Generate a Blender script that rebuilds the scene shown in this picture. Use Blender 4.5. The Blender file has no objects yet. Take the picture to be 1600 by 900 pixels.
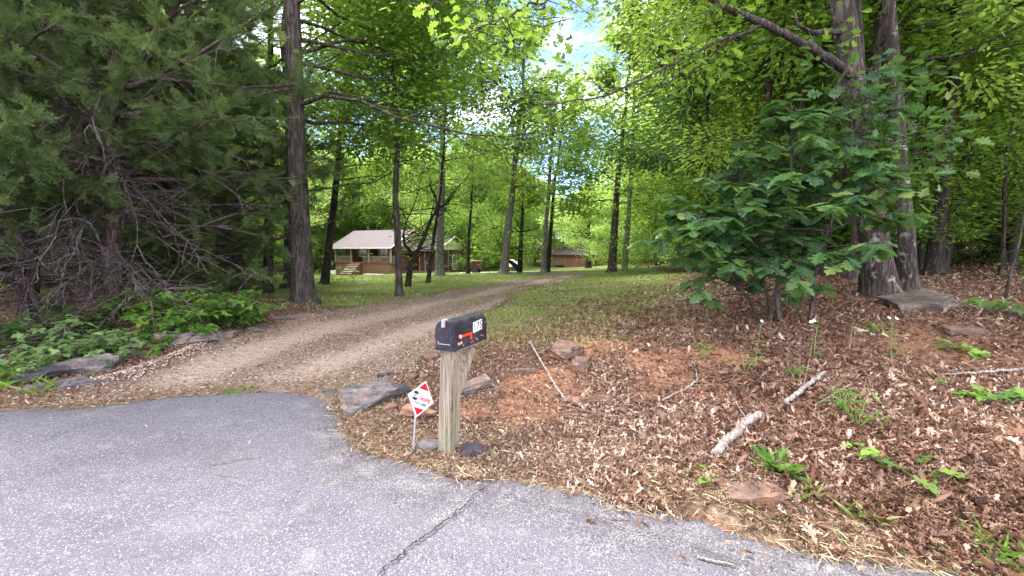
import bpy, bmesh, math, random
import numpy as np
from mathutils import Vector, Matrix
R_ = math.radians
scene = bpy.context.scene
COL = scene.collection
rng = np.random.default_rng(7)
random.seed(7)

# ------------------------------------------------------------------ camera
F = 671.0; CAMH = 1.62; PITCH = math.atan(60/671.0)
cd = bpy.data.cameras.new('camera'); cam = bpy.data.objects.new('camera', cd); COL.objects.link(cam)
cd.sensor_width = 36; cd.lens = 36*F/1600; cd.clip_start = .05; cd.clip_end = 3000
cam.location = (0, 0, CAMH); cam.rotation_euler = (math.pi/2-PITCH, 0, 0)
scene.camera = cam
cP, sP = math.cos(PITCH), math.sin(PITCH)
def ray(px, py):
    a = (px-800)/F; b = (450-py)/F
    return np.array([a, cP+sP*b, -sP+cP*b])
def P(px, py, Y):
    d = ray(px, py); t = Y/d[1]
    return np.array([0, 0, CAMH])+d*t
def PZ(px, py, z):
    d = ray(px, py); t = (z-CAMH)/d[2]
    return np.array([0, 0, CAMH])+d*t

# ------------------------------------------------------------------ noise
def _h(ix, iy, s):
    n = (ix.astype(np.int64)*374761393+iy.astype(np.int64)*668265263+s*1442695041) & 0x7fffffff
    n = ((n ^ (n >> 13))*1274126177) & 0x7fffffff
    return ((n ^ (n >> 16)) & 0xffff)/65535.0
def vnoise(x, y, s=0):
    ix = np.floor(x); iy = np.floor(y); fx = x-ix; fy = y-iy
    fx = fx*fx*(3-2*fx); fy = fy*fy*(3-2*fy)
    a = _h(ix, iy, s); b = _h(ix+1, iy, s); c = _h(ix, iy+1, s); d = _h(ix+1, iy+1, s)
    return (a*(1-fx)+b*fx)*(1-fy)+(c*(1-fx)+d*fx)*fy
def fbm(x, y, s=0, o=4):
    t = 0; a = .5
    for k in range(o):
        t = t+a*vnoise(x*2**k, y*2**k, s+k*17); a *= .5
    return t/(1-.5**o)
def sstep(a, b, x):
    t = np.clip((x-a)/(b-a), 0, 1); return t*t*(3-2*t)

# ------------------------------------------------------------------ polygons
def sdist(poly, x, y):
    """signed distance to a polygon, negative inside"""
    poly = np.asarray(poly); d2 = np.full(x.shape, 1e9); ins = np.zeros(x.shape, bool)
    n = len(poly)
    for i in range(n):
        ax, ay = poly[i]; bx, by = poly[(i+1) % n]
        ex, ey = bx-ax, by-ay; L = ex*ex+ey*ey+1e-12
        t = np.clip(((x-ax)*ex+(y-ay)*ey)/L, 0, 1)
        d2 = np.minimum(d2, (x-ax-t*ex)**2+(y-ay-t*ey)**2)
        c = ((ay > y) != (by > y)) & (x < (bx-ax)*(y-ay)/((by-ay) if by != ay else 1e-12)+ax)
        ins ^= c
    d = np.sqrt(d2)
    return np.where(ins, -d, d)

ROAD_PX = [(0,643),(60,635),(130,631),(190,627),(250,620),(300,616),(350,613),(400,612),(440,613),(480,617),(505,626),(522,640),
           (530,658),(528,672),(540,688),(570,702),(600,711),(650,724),(700,735),(780,748),(840,758),(900,771),(1000,790),(1100,813),(1200,847),
           (1350,871),(1500,895),(1600,925),(1750,985)]
road_edge = [PZ(a, b, 0)[:2] for a, b in ROAD_PX]
re0, re1 = road_edge[0], road_edge[-1]
road_edge = [np.array([-60., 12.]), np.array([-25., 6.6]), np.array([-12., 4.9])]+road_edge+[np.array([5.5, -.6]), np.array([12., -4.5]), np.array([60., -24.])]
def dense(pl, step=.06, lim=10):
    out = []
    for i in range(len(pl)-1):
        a, b = pl[i], pl[i+1]; L = np.linalg.norm(b-a)
        n = max(1, int(L/(step if np.linalg.norm((a+b)/2) < lim else 1.0)))
        for k in range(n): out.append(a+(b-a)*k/n)
    out.append(pl[-1]); return np.array(out)
rd = dense(road_edge)
jx = (fbm(rd[:, 0]*2.2, rd[:, 1]*2.2, 5, 4)-.5)*.34*(np.hypot(rd[:, 0], rd[:, 1]) < 9)
rd = rd.copy(); rd[:, 1] += jx; rd[:, 0] += jx*.3
rd_poly = np.vstack([rd, [[60, -60], [-60, -60]]])
road_poly = np.vstack([np.array(road_edge), [[60, -60], [-60, -60]]])

# ------------------------------------------------------------------ terrain (thin plate spline through surveyed points)
cz = [(705,710,.03),(760,690,.08),(1100,740,.2),(1350,800,.1),(1600,850,.05),(1600,700,.25),(1600,600,.42),(1600,500,.7),
      (1400,600,.4),(1400,520,.65),(1375,467,.87),(1200,650,.3),(1200,560,.5),(1215,510,.68),(1050,600,.33),(1050,520,.48),
      (900,600,.3),(900,540,.4),(750,540,.3),(750,590,.2),(500,560,.15),(420,530,.25),(560,600,.1),(585,645,.03),(300,580,.1),(100,600,.08),
      (200,560,.2),(300,525,.35),(0,560,.2),(0,500,.4),(-200,560,.3),(1800,600,.6),(1800,800,.2)]
cdp = [(1050,470,8.6),(1050,428,17),(1200,425,20),(900,480,9),(900,440,17),(900,430,26),(750,500,7.8),(700,470,11),(600,490,9),(400,490,7.5),
       (475,470,10),(420,455,14),(550,455,15),(625,462,13),(640,445,17),(687,430,28),(507,443,18),(850,425,32),(960,422,28),
       (620,428,62),(530,432,64),(740,428,50),(900,418,75),(800,412,90),(0,450,14),(200,440,20),(1600,420,12),(1600,402,22),(1300,410,24)]
cp = [PZ(*c) for c in cz]+[P(*c) for c in cdp]
cp += [np.array([x, y, z]) for x, y, z in [(-150,150,3),(0,160,2),(150,150,6),(150,40,5),(-150,40,0),(60,30,2.2),(60,80,2.),(-60,80,-1.5),(-60,30,.2),
       (0,-20,0),(-60,-40,0),(60,-60,0),(0,-80,0),(-140,0,0),(140,-40,0)]]
cp += [np.array([p[0], p[1], 0.]) for p in road_edge[1:-1:2]]+[np.array([x, y, 0.]) for x, y in [(0,0),(-3,2),(-5,0),(3,-3),(-10,0),(-20,0)]]
cp = np.array(cp)
def U(r2): return np.where(r2 > 1e-9, r2*np.log(r2+1e-12), 0)
n_ = len(cp)
K = U(((cp[:, None, :2]-cp[None, :, :2])**2).sum(-1))+np.eye(n_)*.6
Q = np.hstack([np.ones((n_, 1)), cp[:, :2]])
A = np.block([[K, Q], [Q.T, np.zeros((3, 3))]])
W = np.linalg.solve(A, np.concatenate([cp[:, 2], np.zeros(3)]))
def tps(x, y):
    out = W[n_]+W[n_+1]*x+W[n_+2]*y
    for i in range(n_): out = out+W[i]*U((x-cp[i, 0])**2+(y-cp[i, 1])**2)
    return out
def terr(x, y):
    x = np.atleast_1d(np.asarray(x, float)); y = np.atleast_1d(np.asarray(y, float))
    z = tps(x, y); s = sdist(road_poly, x, y)
    far = np.clip(y/40, 0, 1)
    z = z+(fbm(x*1.3, y*1.3, 3)-.5)*.09*sstep(.1, 1.2, s)*(1-.5*far)+(fbm(x*.35, y*.35, 9, 2)-.5)*.12*sstep(.5, 3, s)
    z = np.where(s < 2.0, np.maximum(z, .004*np.clip(s, 0, 1)), z)
    return np.where(s < 0, -.05*sstep(0, -.12, s)-.0, z)
def axis(lims, seg):
    out = []
    for (a, b, st) in seg: out.append(np.arange(a, b, st))
    out.append(np.array([lims])); return np.concatenate(out)
gx = axis(160, [(-160,-60,8),(-60,-24,1.5),(-24,-10,.35),(-10,-4.5,.11),(-4.5,5.5,.06),(5.5,12,.14),(12,30,.6),(30,60,2),(60,160,8)])
gy = axis(200, [(-60,-4,4),(-4,1.6,.35),(1.6,6.5,.06),(6.5,12,.1),(12,22,.2),(22,40,.45),(40,80,1),(80,200,6)])
X, Y = np.meshgrid(gx, gy); nx, ny = len(gx), len(gy); xf, yf = X.ravel(), Y.ravel()
zf = terr(xf, yf); rsf = sdist(rd_poly, xf, yf)
def bil(field, x, y):
    x = np.clip(np.atleast_1d(np.asarray(x, float)), gx[0], gx[-1]-1e-6); y = np.clip(np.atleast_1d(np.asarray(y, float)), gy[0], gy[-1]-1e-6)
    i = np.clip(np.searchsorted(gx, x, side='right')-1, 0, nx-2); j = np.clip(np.searchsorted(gy, y, side='right')-1, 0, ny-2)
    fx = (x-gx[i])/(gx[i+1]-gx[i]); fy = (y-gy[j])/(gy[j+1]-gy[j]); f = field.reshape(ny, nx)
    return (f[j, i]*(1-fx)+f[j, i+1]*fx)*(1-fy)+(f[j+1, i]*(1-fx)+f[j+1, i+1]*fx)*fy
def terr(x, y): return bil(zf, x, y)
def outside_road(x, y): return bil(rsf, x, y)
def tz(x, y): return float(terr(x, y)[0])
def at(px, py, dmax=140):
    ys = np.concatenate([np.arange(1.6, 20, .01), np.arange(20, dmax, .1)])
    d = ray(px, py); x = d[0]/d[1]*ys; z = CAMH+d[2]/d[1]*ys
    b = np.where(z < terr(x, ys))[0]
    i = b[0] if len(b) else len(ys)-1
    return np.array([x[i], ys[i], float(terr(x[i], ys[i])[0])])

# ------------------------------------------------------------------ zones
DRIVE_PX = [(60,628),(100,612),(140,604),(215,583),(300,551),(345,530),(420,505),(500,489),(600,471),(700,453),(800,437),(880,429),(890,428.5),
            (925,429),(880,439),(835,452),(800,466),(770,482),(742,502),(705,532),(660,570),(610,595),(560,606),(520,622),(480,630),(400,640),(300,640),(190,640)]
drive_poly = np.array([at(a, b)[:2] if b < 612 else PZ(a, b, .0)[:2] for a, b in DRIVE_PX])
drive_poly2 = np.array([(2., 26), (4.6, 26), (2.5, 40), (-2, 52), (-9, 56), (-9, 52), (-3, 47), (0, 38)])
def zones(x, y):
    """grass, gravel, clay, straw"""
    wx = x+(fbm(x*.9, y*.9, 21)-.5)*.9; wy = y+(fbm(x*.9, y*.9, 22)-.5)*.9
    sd = sdist(drive_poly, wx, wy); sd2 = sdist(drive_poly2, wx, wy)
    grav = np.maximum(sstep(.35, -.45, sd), sstep(.6, -.4, sd2))
    xr = np.where(y < 17, .40*y-.15*np.clip(9-y, 0, 9), 6.8+(y-17)*.20); xl = np.where(y < 26, -.60*y, -15.6-(y-26)*.55)
    g = sstep(-1.4, .9, xr-wx)*sstep(-1.5, 1.2, wx-xl)*sstep(4.9, 6.7, wy+np.where(x < -2.4, -3.6, 0))*sstep(112, 95, y)
    dens = sstep(.25, .75, fbm(x*.5, y*.5, 31)*.6+fbm(x*2, y*2, 33)*.4+sstep(9, 20, y)*.3-.10)
    g = g*(.52+.48*dens)*(1-grav*.97)
    # thin grass down the middle of the two wheel tracks
    g = np.maximum(g, .6*sstep(.45, .62, fbm(x*1.2, y*1.2, 37))*sstep(7.5, 12, y)*grav)
    clay = sstep(.56, .72, fbm(x*.8+3, y*.8, 41))*(1-grav)*(1-g)*sstep(9, 5.5, y)*sstep(-1.2, -.3, x)
    for (a, b, r) in [(800,625,.28),(940,540,.7),(1060,600,.6),(1420,545,.9),(860,600,.5),(1130,560,.5),(740,640,.3),(1020,560,.6),(820,640,.35),(1500,570,.5)]:
        c = at(a, b); clay = np.maximum(clay, .9*sstep(r*1.5, r*.3, np.hypot(x-c[0], (y-c[1]))+(fbm(x*3, y*3, 44)-.5)*.5))
    s = sdist(road_poly, x, y)
    straw = sstep(.75, .25, s+(fbm(x*1.5, y*1.5, 51)-.5)*.5)*sstep(-.05, .02, s)
    return g, grav, clay, straw

# ------------------------------------------------------------------ mesh builder
class MB:
    def __init__(s): s.v = []; s.l = []; s.c = []; s.m = []; s.r = []; s.n = 0
    def add(s, v, faces, mat=0, rnd=None):
        v = np.asarray(v, float).reshape(-1, 3)
        c = np.array([len(f) for f in faces]); l = np.concatenate([np.asarray(f) for f in faces])
        s.raw(v, l, c, mat, rnd)
    def raw(s, v, l, c, mat=0, rnd=None):
        s.v.append(v); s.l.append(l+s.n); s.c.append(c); s.n += len(v)
        s.m.append(np.full(len(c), mat) if np.isscalar(mat) else mat)
        s.r.append(np.full(len(c), random.random()) if rnd is None else (np.full(len(c), rnd) if np.isscalar(rnd) else rnd))
    def inst(s, tv, tf, M, T, mat=0, rnd=None):
        """many copies of a template: M (n,3,3), T (n,3)"""
        n = len(T)
        if n == 0: return
        tv = np.asarray(tv, float); k = len(tv)
        v = (np.einsum('nij,kj->nki', M, tv)+T[:, None, :]).reshape(-1, 3)
        tl = np.concatenate([np.asarray(f) for f in tf]); tc = np.array([len(f) for f in tf])
        l = (tl[None, :]+(np.arange(n)*k)[:, None]).reshape(-1)
        r = rng.random(n) if rnd is None else rnd
        s.raw(v, l, np.tile(tc, n), mat, np.repeat(r, len(tf)))
    def box(s, a, b, mat=0, M=None):
        x0, y0, z0 = a; x1, y1, z1 = b
        v = np.array([(x0,y0,z0),(x1,y0,z0),(x1,y1,z0),(x0,y1,z0),(x0,y0,z1),(x1,y0,z1),(x1,y1,z1),(x0,y1,z1)], float)
        if M is not None: v = v@np.array(M.to_3x3()).T+np.array(M.translation)
        s.add(v, [(0,3,2,1),(4,5,6,7),(0,1,5,4),(1,2,6,5),(2,3,7,6),(3,0,4,7)], mat)
    def tube(s, pts, rad, sides=8, mat=0, rnd=None, cap=True, wob=0):
        pts = np.asarray(pts, float); n = len(pts); rad = np.broadcast_to(np.asarray(rad, float), (n,))
        tg = np.gradient(pts, axis=0); tg /= np.linalg.norm(tg, axis=1)[:, None]+1e-9
        ref = np.array([1., 0, 0]) if abs(tg[0][0]) < .8 else np.array([0, 1., 0])
        ang = np.arange(sides)*2*math.pi/sides; V = []
        for i in range(n):
            a = ref-tg[i]*(ref@tg[i]); a /= np.linalg.norm(a)+1e-9; b = np.cross(tg[i], a); ref = a
            rr = rad[i]*(1+(wob*(rng.random(sides)-.5) if wob else 0))
            V.append(pts[i]+np.cos(ang)[:, None]*a*(rr[:, None] if wob else rr)+np.sin(ang)[:, None]*b*(rr[:, None] if wob else rr))
        V = np.concatenate(V); i0 = np.arange(n-1)[:, None]*sides; j = np.arange(sides)[None, :]; j2 = (j+1) % sides
        q = np.stack([i0+j, i0+j2, i0+sides+j2, i0+sides+j], -1).reshape(-1, 4)
        l = q.reshape(-1); c = np.full(len(q), 4)
        if cap:
            l = np.concatenate([l, np.arange(sides)[::-1], (n-1)*sides+np.arange(sides)]); c = np.concatenate([c, [sides, sides]])
        s.raw(V, l, c, mat, rnd)
    def build(s, name, mats, parent=None, smooth=False, link=True, mesh_only=False):
        me = bpy.data.meshes.new(name)
        v = np.concatenate(s.v); l = np.concatenate(s.l).astype(np.int32); c = np.concatenate(s.c).astype(np.int32)
        me.vertices.add(len(v)); me.vertices.foreach_set('co', v.astype(np.float32).ravel())
        me.loops.add(len(l)); me.loops.foreach_set('vertex_index', l)
        me.polygons.add(len(c)); st = np.concatenate([[0], np.cumsum(c)[:-1]]).astype(np.int32)
        me.polygons.foreach_set('loop_start', st)
        mi = np.concatenate(s.m).astype(np.int32)
        me.update(calc_edges=True)
        me.polygons.foreach_set('material_index', mi)
        me.polygons.foreach_set('use_smooth', np.full(len(c), bool(smooth)))
        at_ = me.attributes.new('rnd', 'FLOAT', 'FACE'); at_.data.foreach_set('value', np.concatenate(s.r).astype(np.float32))
        for m in (mats if isinstance(mats, (list, tuple)) else [mats]): me.materials.append(m)
        if mesh_only: return me
        o = bpy.data.objects.new(name, me); COL.objects.link(o)
        if parent: o.parent = parent
        return o
def tag(o, label=None, cat=None, group=None, kind=None):
    if label: o['label'] = label
    if cat: o['category'] = cat
    if group: o['group'] = group
    if kind: o['kind'] = kind
    return o
def empty(name, loc, rz=0, label=None, cat=None, group=None):
    o = bpy.data.objects.new(name, None); COL.objects.link(o); o.location = loc; o.rotation_euler = (0, 0, rz)
    o.empty_display_size = .2
    return tag(o, label, cat, group)
def rotmats(yaw, tilt, az):
    """yaw about z then tilt by 'tilt' about a horizontal axis of azimuth az"""
    n = len(yaw); c, s = np.cos(yaw), np.sin(yaw); Z = np.zeros(n); O = np.ones(n)
    Rz = np.stack([np.stack([c, -s, Z], -1), np.stack([s, c, Z], -1), np.stack([Z, Z, O], -1)], 1)
    kx, ky = np.cos(az), np.sin(az); ct, st = np.cos(tilt), np.sin(tilt); vt = 1-ct
    Rt = np.stack([np.stack([ct+kx*kx*vt, kx*ky*vt, ky*st], -1), np.stack([kx*ky*vt, ct+ky*ky*vt, -kx*st], -1), np.stack([-ky*st, kx*st, ct], -1)], 1)
    return Rt@Rz
def dirmats(d, rollsd=.5, up=(0, 0, 1)):
    """template x axis along d, template z roughly up"""
    d = d/(np.linalg.norm(d, axis=1)[:, None]+1e-9); n = len(d)
    u = np.tile(np.array(up, float), (n, 1))+rng.normal(0, rollsd, (n, 3))
    y = np.cross(u, d); y /= np.linalg.norm(y, axis=1)[:, None]+1e-9; z = np.cross(d, y)
    return np.stack([d, y, z], -1)

# ------------------------------------------------------------------ materials
def newmat(name):
    m = bpy.data.materials.new(name); m.use_nodes = True; nt = m.node_tree; nt.nodes.clear()
    return m, nt, nt.nodes, nt.links
def N(nt, t, **kw):
    n = nt.nodes.new(t)
    for k, v in kw.items():
        if k in n.inputs: n.inputs[k].default_value = v
        else: setattr(n, k, v)
    return n
def ramp(nt, stops, inp, interp='LINEAR'):
    r = nt.nodes.new('ShaderNodeValToRGB'); cr = r.color_ramp; cr.interpolation = interp
    while len(cr.elements) > 1: cr.elements.remove(cr.elements[0])
    cr.elements[0].position = stops[0][0]; cr.elements[0].color = (*stops[0][1], 1)
    for p, c in stops[1:]:
        e = cr.elements.new(p); e.color = (*c, 1)
    nt.links.new(inp, r.inputs[0]); return r.outputs[0]
def mixc(nt, fac, a, b, bt='MIX'):
    m = nt.nodes.new('ShaderNodeMix'); m.data_type = 'RGBA'; m.blend_type = bt
    for s, v in ((m.inputs[0], fac), (m.inputs[6], a), (m.inputs[7], b)):
        if isinstance(v, (int, float)): s.default_value = v
        elif isinstance(v, tuple): s.default_value = (*v, 1)
        else: nt.links.new(v, s)
    return m.outputs[2]
def math_(nt, op, a, b=None, c=None, clamp=False):
    m = nt.nodes.new('ShaderNodeMath'); m.operation = op; m.use_clamp = clamp
    for i, v in enumerate((a, b, c)):
        if v is None: continue
        if isinstance(v, (int, float)): m.inputs[i].default_value = v
        else: nt.links.new(v, m.inputs[i])
    return m.outputs[0]
def noise(nt, vec, scale, detail=4, rough=.55, out=0):
    n = nt.nodes.new('ShaderNodeTexNoise'); n.inputs['Scale'].default_value = scale; n.inputs['Detail'].default_value = detail; n.inputs['Roughness'].default_value = rough
    nt.links.new(vec, n.inputs['Vector']); return n.outputs[out]
def voro(nt, vec, scale, out='Color', feat='F1', rand=1):
    n = nt.nodes.new('ShaderNodeTexVoronoi'); n.feature = feat; n.inputs['Scale'].default_value = scale; n.inputs['Randomness'].default_value = rand
    nt.links.new(vec, n.inputs['Vector']); return n.outputs[out]
def mapping(nt, vec, scale):
    n = nt.nodes.new('ShaderNodeMapping'); n.inputs['Scale'].default_value = scale; nt.links.new(vec, n.inputs['Vector']); return n.outputs[0]
def finish(nt, col, rough=.8, bump=None, bs=.3, bd=.02, spec=.3, metal=0, coat=0):
    b = nt.nodes.new('ShaderNodeBsdfPrincipled'); o = nt.nodes.new('ShaderNodeOutputMaterial')
    if isinstance(col, tuple): b.inputs['Base Color'].default_value = (*col, 1)
    else: nt.links.new(col, b.inputs['Base Color'])
    if isinstance(rough, (int, float)): b.inputs['Roughness'].default_value = rough
    else: nt.links.new(rough, b.inputs['Roughness'])
    b.inputs['Specular IOR Level'].default_value = spec; b.inputs['Metallic'].default_value = metal
    if coat: b.inputs['Coat Weight'].default_value = coat
    if bump is not None:
        bn = nt.nodes.new('ShaderNodeBump'); bn.inputs['Strength'].default_value = bs; bn.inputs['Distance'].default_value = bd
        nt.links.new(bump, bn.inputs['Height']); nt.links.new(bn.outputs[0], b.inputs['Normal'])
    nt.links.new(b.outputs[0], o.inputs[0]); return b
def pos(nt): return nt.nodes.new('ShaderNodeNewGeometry').outputs['Position']
def objc(nt): return nt.nodes.new('ShaderNodeTexCoord').outputs['Object']
def attr(nt, name, out='Fac'):
    a = nt.nodes.new('ShaderNodeAttribute'); a.attribute_name = name; return a.outputs[out]

def leaf_mat(name, stops, trans, tw=.45, rough=.5, spec=.25):
    m, nt, nd, lk = newmat(name)
    r = attr(nt, 'rnd'); c = ramp(nt, stops, r)
    b = nt.nodes.new('ShaderNodeBsdfPrincipled'); b.inputs['Roughness'].default_value = rough; b.inputs['Specular IOR Level'].default_value = spec
    lk.new(c, b.inputs['Base Color'])
    t = nt.nodes.new('ShaderNodeBsdfTranslucent'); tc = mixc(nt, .5, c, trans); lk.new(tc, t.inputs[0])
    mx = nt.nodes.new('ShaderNodeMixShader'); mx.inputs[0].default_value = tw
    lk.new(b.outputs[0], mx.inputs[1]); lk.new(t.outputs[0], mx.inputs[2])
    o = nt.nodes.new('ShaderNodeOutputMaterial'); lk.new(mx.outputs[0], o.inputs[0]); return m
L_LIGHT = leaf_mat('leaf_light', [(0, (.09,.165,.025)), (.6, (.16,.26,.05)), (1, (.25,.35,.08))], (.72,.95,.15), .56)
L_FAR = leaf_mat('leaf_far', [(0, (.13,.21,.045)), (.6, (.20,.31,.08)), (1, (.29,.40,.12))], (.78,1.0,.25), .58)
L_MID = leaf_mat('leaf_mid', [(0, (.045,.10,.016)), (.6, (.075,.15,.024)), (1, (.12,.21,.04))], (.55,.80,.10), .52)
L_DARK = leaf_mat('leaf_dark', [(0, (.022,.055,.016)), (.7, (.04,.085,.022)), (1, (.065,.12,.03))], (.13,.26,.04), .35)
L_OAK = leaf_mat('leaf_oak_sapling', [(0, (.020,.055,.022)), (.35, (.036,.09,.036)), (.7, (.055,.125,.042)), (.9, (.085,.165,.045)), (1, (.16,.21,.06))], (.22,.42,.06), .36, .42, .4)
L_MAPLE = leaf_mat('leaf_maple', [(0, (.05,.12,.025)), (.7, (.085,.18,.035)), (1, (.18,.27,.05))], (.3,.5,.07), .4)
L_PALE = leaf_mat('leaf_pale_shrub', [(0, (.09,.16,.06)), (.7, (.15,.25,.10)), (1, (.22,.32,.13))], (.3,.5,.1), .35)
L_CEDAR = leaf_mat('cedar_spray', [(0, (.040,.068,.028)), (.6, (.075,.12,.042)), (.97, (.13,.18,.06)), (1, (.22,.17,.07))], (.26,.38,.1), .34, .7, .15)
L_LITTER = leaf_mat('fallen_leaf', [(0, (.032,.017,.013)), (.18, (.12,.05,.03)), (.34, (.095,.056,.043)), (.5, (.225,.12,.078)), (.62, (.17,.10,.076)), (.76, (.32,.205,.145)), (.93, (.38,.275,.225)), (1, (.54,.44,.375))], (.3,.15,.07), .12, .6)
L_GRASS = leaf_mat('grass_blade', [(0, (.10,.155,.035)), (.5, (.19,.26,.07)), (.8, (.31,.31,.13)), (1, (.46,.39,.23))], (.45,.62,.12), .35)
L_STRAW = leaf_mat('dry_straw', [(0, (.16,.09,.055)), (.5, (.31,.225,.15)), (.85, (.48,.39,.27)), (1, (.20,.25,.08))], (.4,.3,.1), .25)
L_LIME = leaf_mat('leaf_seedling', [(0, (.10,.20,.03)), (1, (.20,.34,.06))], (.4,.6,.08), .4)
L_BROWN = leaf_mat('dead_cedar_spray', [(0, (.22,.13,.05)), (1, (.34,.21,.09))], (.3,.18,.06), .2)

def bark(name, c0, c1, c2, sc=1, lich=0):
    m, nt, nd, lk = newmat(name)
    oc = objc(nt); wv = mixc(nt, .10, oc, noise(nt, mapping(nt, oc, (5, 5, 2)), 1.5, 3, .6, 1), 'ADD')
    v = mapping(nt, wv, (13*sc, 13*sc, 1.7*sc)); n1 = noise(nt, v, 1.5, 7, .68); n0 = noise(nt, v, 1.1, 3, .5)
    rd_ = math_(nt, 'ABSOLUTE', math_(nt, 'SUBTRACT', n0, .5)); rg = sst(nt, rd_, 0, .11)
    h = math_(nt, 'MULTIPLY', n1, math_(nt, 'MULTIPLY_ADD', rg, .6, .45))
    c = ramp(nt, [(.12, c0), (.4, c1), (.7, c2)], h)
    if lich:
        n2 = noise(nt, objc(nt), 6, 5, .7); c = mixc(nt, math_(nt, 'MULTIPLY', sst(nt, n2, .56, .66), lich), c, (.32,.34,.30))
    finish(nt, c, .9, h, .9, .035, .15); return m
def sst(nt, x, a, b):
    n = nt.nodes.new('ShaderNodeMapRange'); n.interpolation_type = 'SMOOTHSTEP'; n.inputs['From Min'].default_value = a; n.inputs['From Max'].default_value = b
    nt.links.new(x, n.inputs['Value']); return n.outputs[0]
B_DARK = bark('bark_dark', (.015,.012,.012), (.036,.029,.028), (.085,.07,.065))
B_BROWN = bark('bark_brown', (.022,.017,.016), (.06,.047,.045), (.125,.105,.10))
B_GREY = bark('bark_grey', (.05,.045,.045), (.15,.135,.135), (.27,.25,.25), 1, .4)
B_LICH = bark('bark_lichen', (.02,.015,.014), (.055,.042,.038), (.12,.10,.092), 1, .7)
B_CEDAR = bark('bark_cedar', (.04,.025,.024), (.105,.072,.07), (.19,.145,.14), 1.6)
B_DEAD = bark('dead_wood', (.05,.037,.04), (.12,.092,.098), (.24,.205,.21), 2)
B_STICK = bark('fallen_stick', (.11,.085,.08), (.31,.265,.25), (.52,.47,.44), 2, .5)
B_STICKB = bark('fallen_twig_brown', (.10,.06,.045), (.22,.15,.12), (.36,.27,.23), 2)

def rock_mat(name, c0, c1, c2, clay=0):
    m, nt, nd, lk = newmat(name)
    p = pos(nt); v = mapping(nt, p, (3, 3, 22)); n1 = noise(nt, v, 1.2, 6, .65); n2 = noise(nt, p, 26, 5, .6)
    h = math_(nt, 'MULTIPLY_ADD', n2, .4, math_(nt, 'MULTIPLY', n1, .7))
    c = ramp(nt, [(.40, c0), (.58, c1), (.80, c2)], h)
    if clay: c = mixc(nt, math_(nt, 'MULTIPLY', sst(nt, noise(nt, p, 5, 3), .5, .68), clay), c, (.30,.14,.08))
    finish(nt, c, .85, h, .8, .03, .3); return m
K_GREY = rock_mat('slate_rock', (.035,.03,.034), (.12,.106,.112), (.27,.24,.25), .35)
K_DARK = rock_mat('dark_rock', (.02,.018,.025), (.055,.048,.06), (.12,.105,.12))
K_BOULD = rock_mat('lichen_boulder', (.035,.028,.025), (.085,.07,.062), (.22,.20,.185), .2)
K_RUST = rock_mat('rusty_rock', (.08,.04,.03), (.24,.14,.10), (.42,.30,.23), .4)
K_BROWN = rock_mat('brown_rock', (.05,.03,.025), (.13,.08,.065), (.25,.18,.15), .5)

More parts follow.
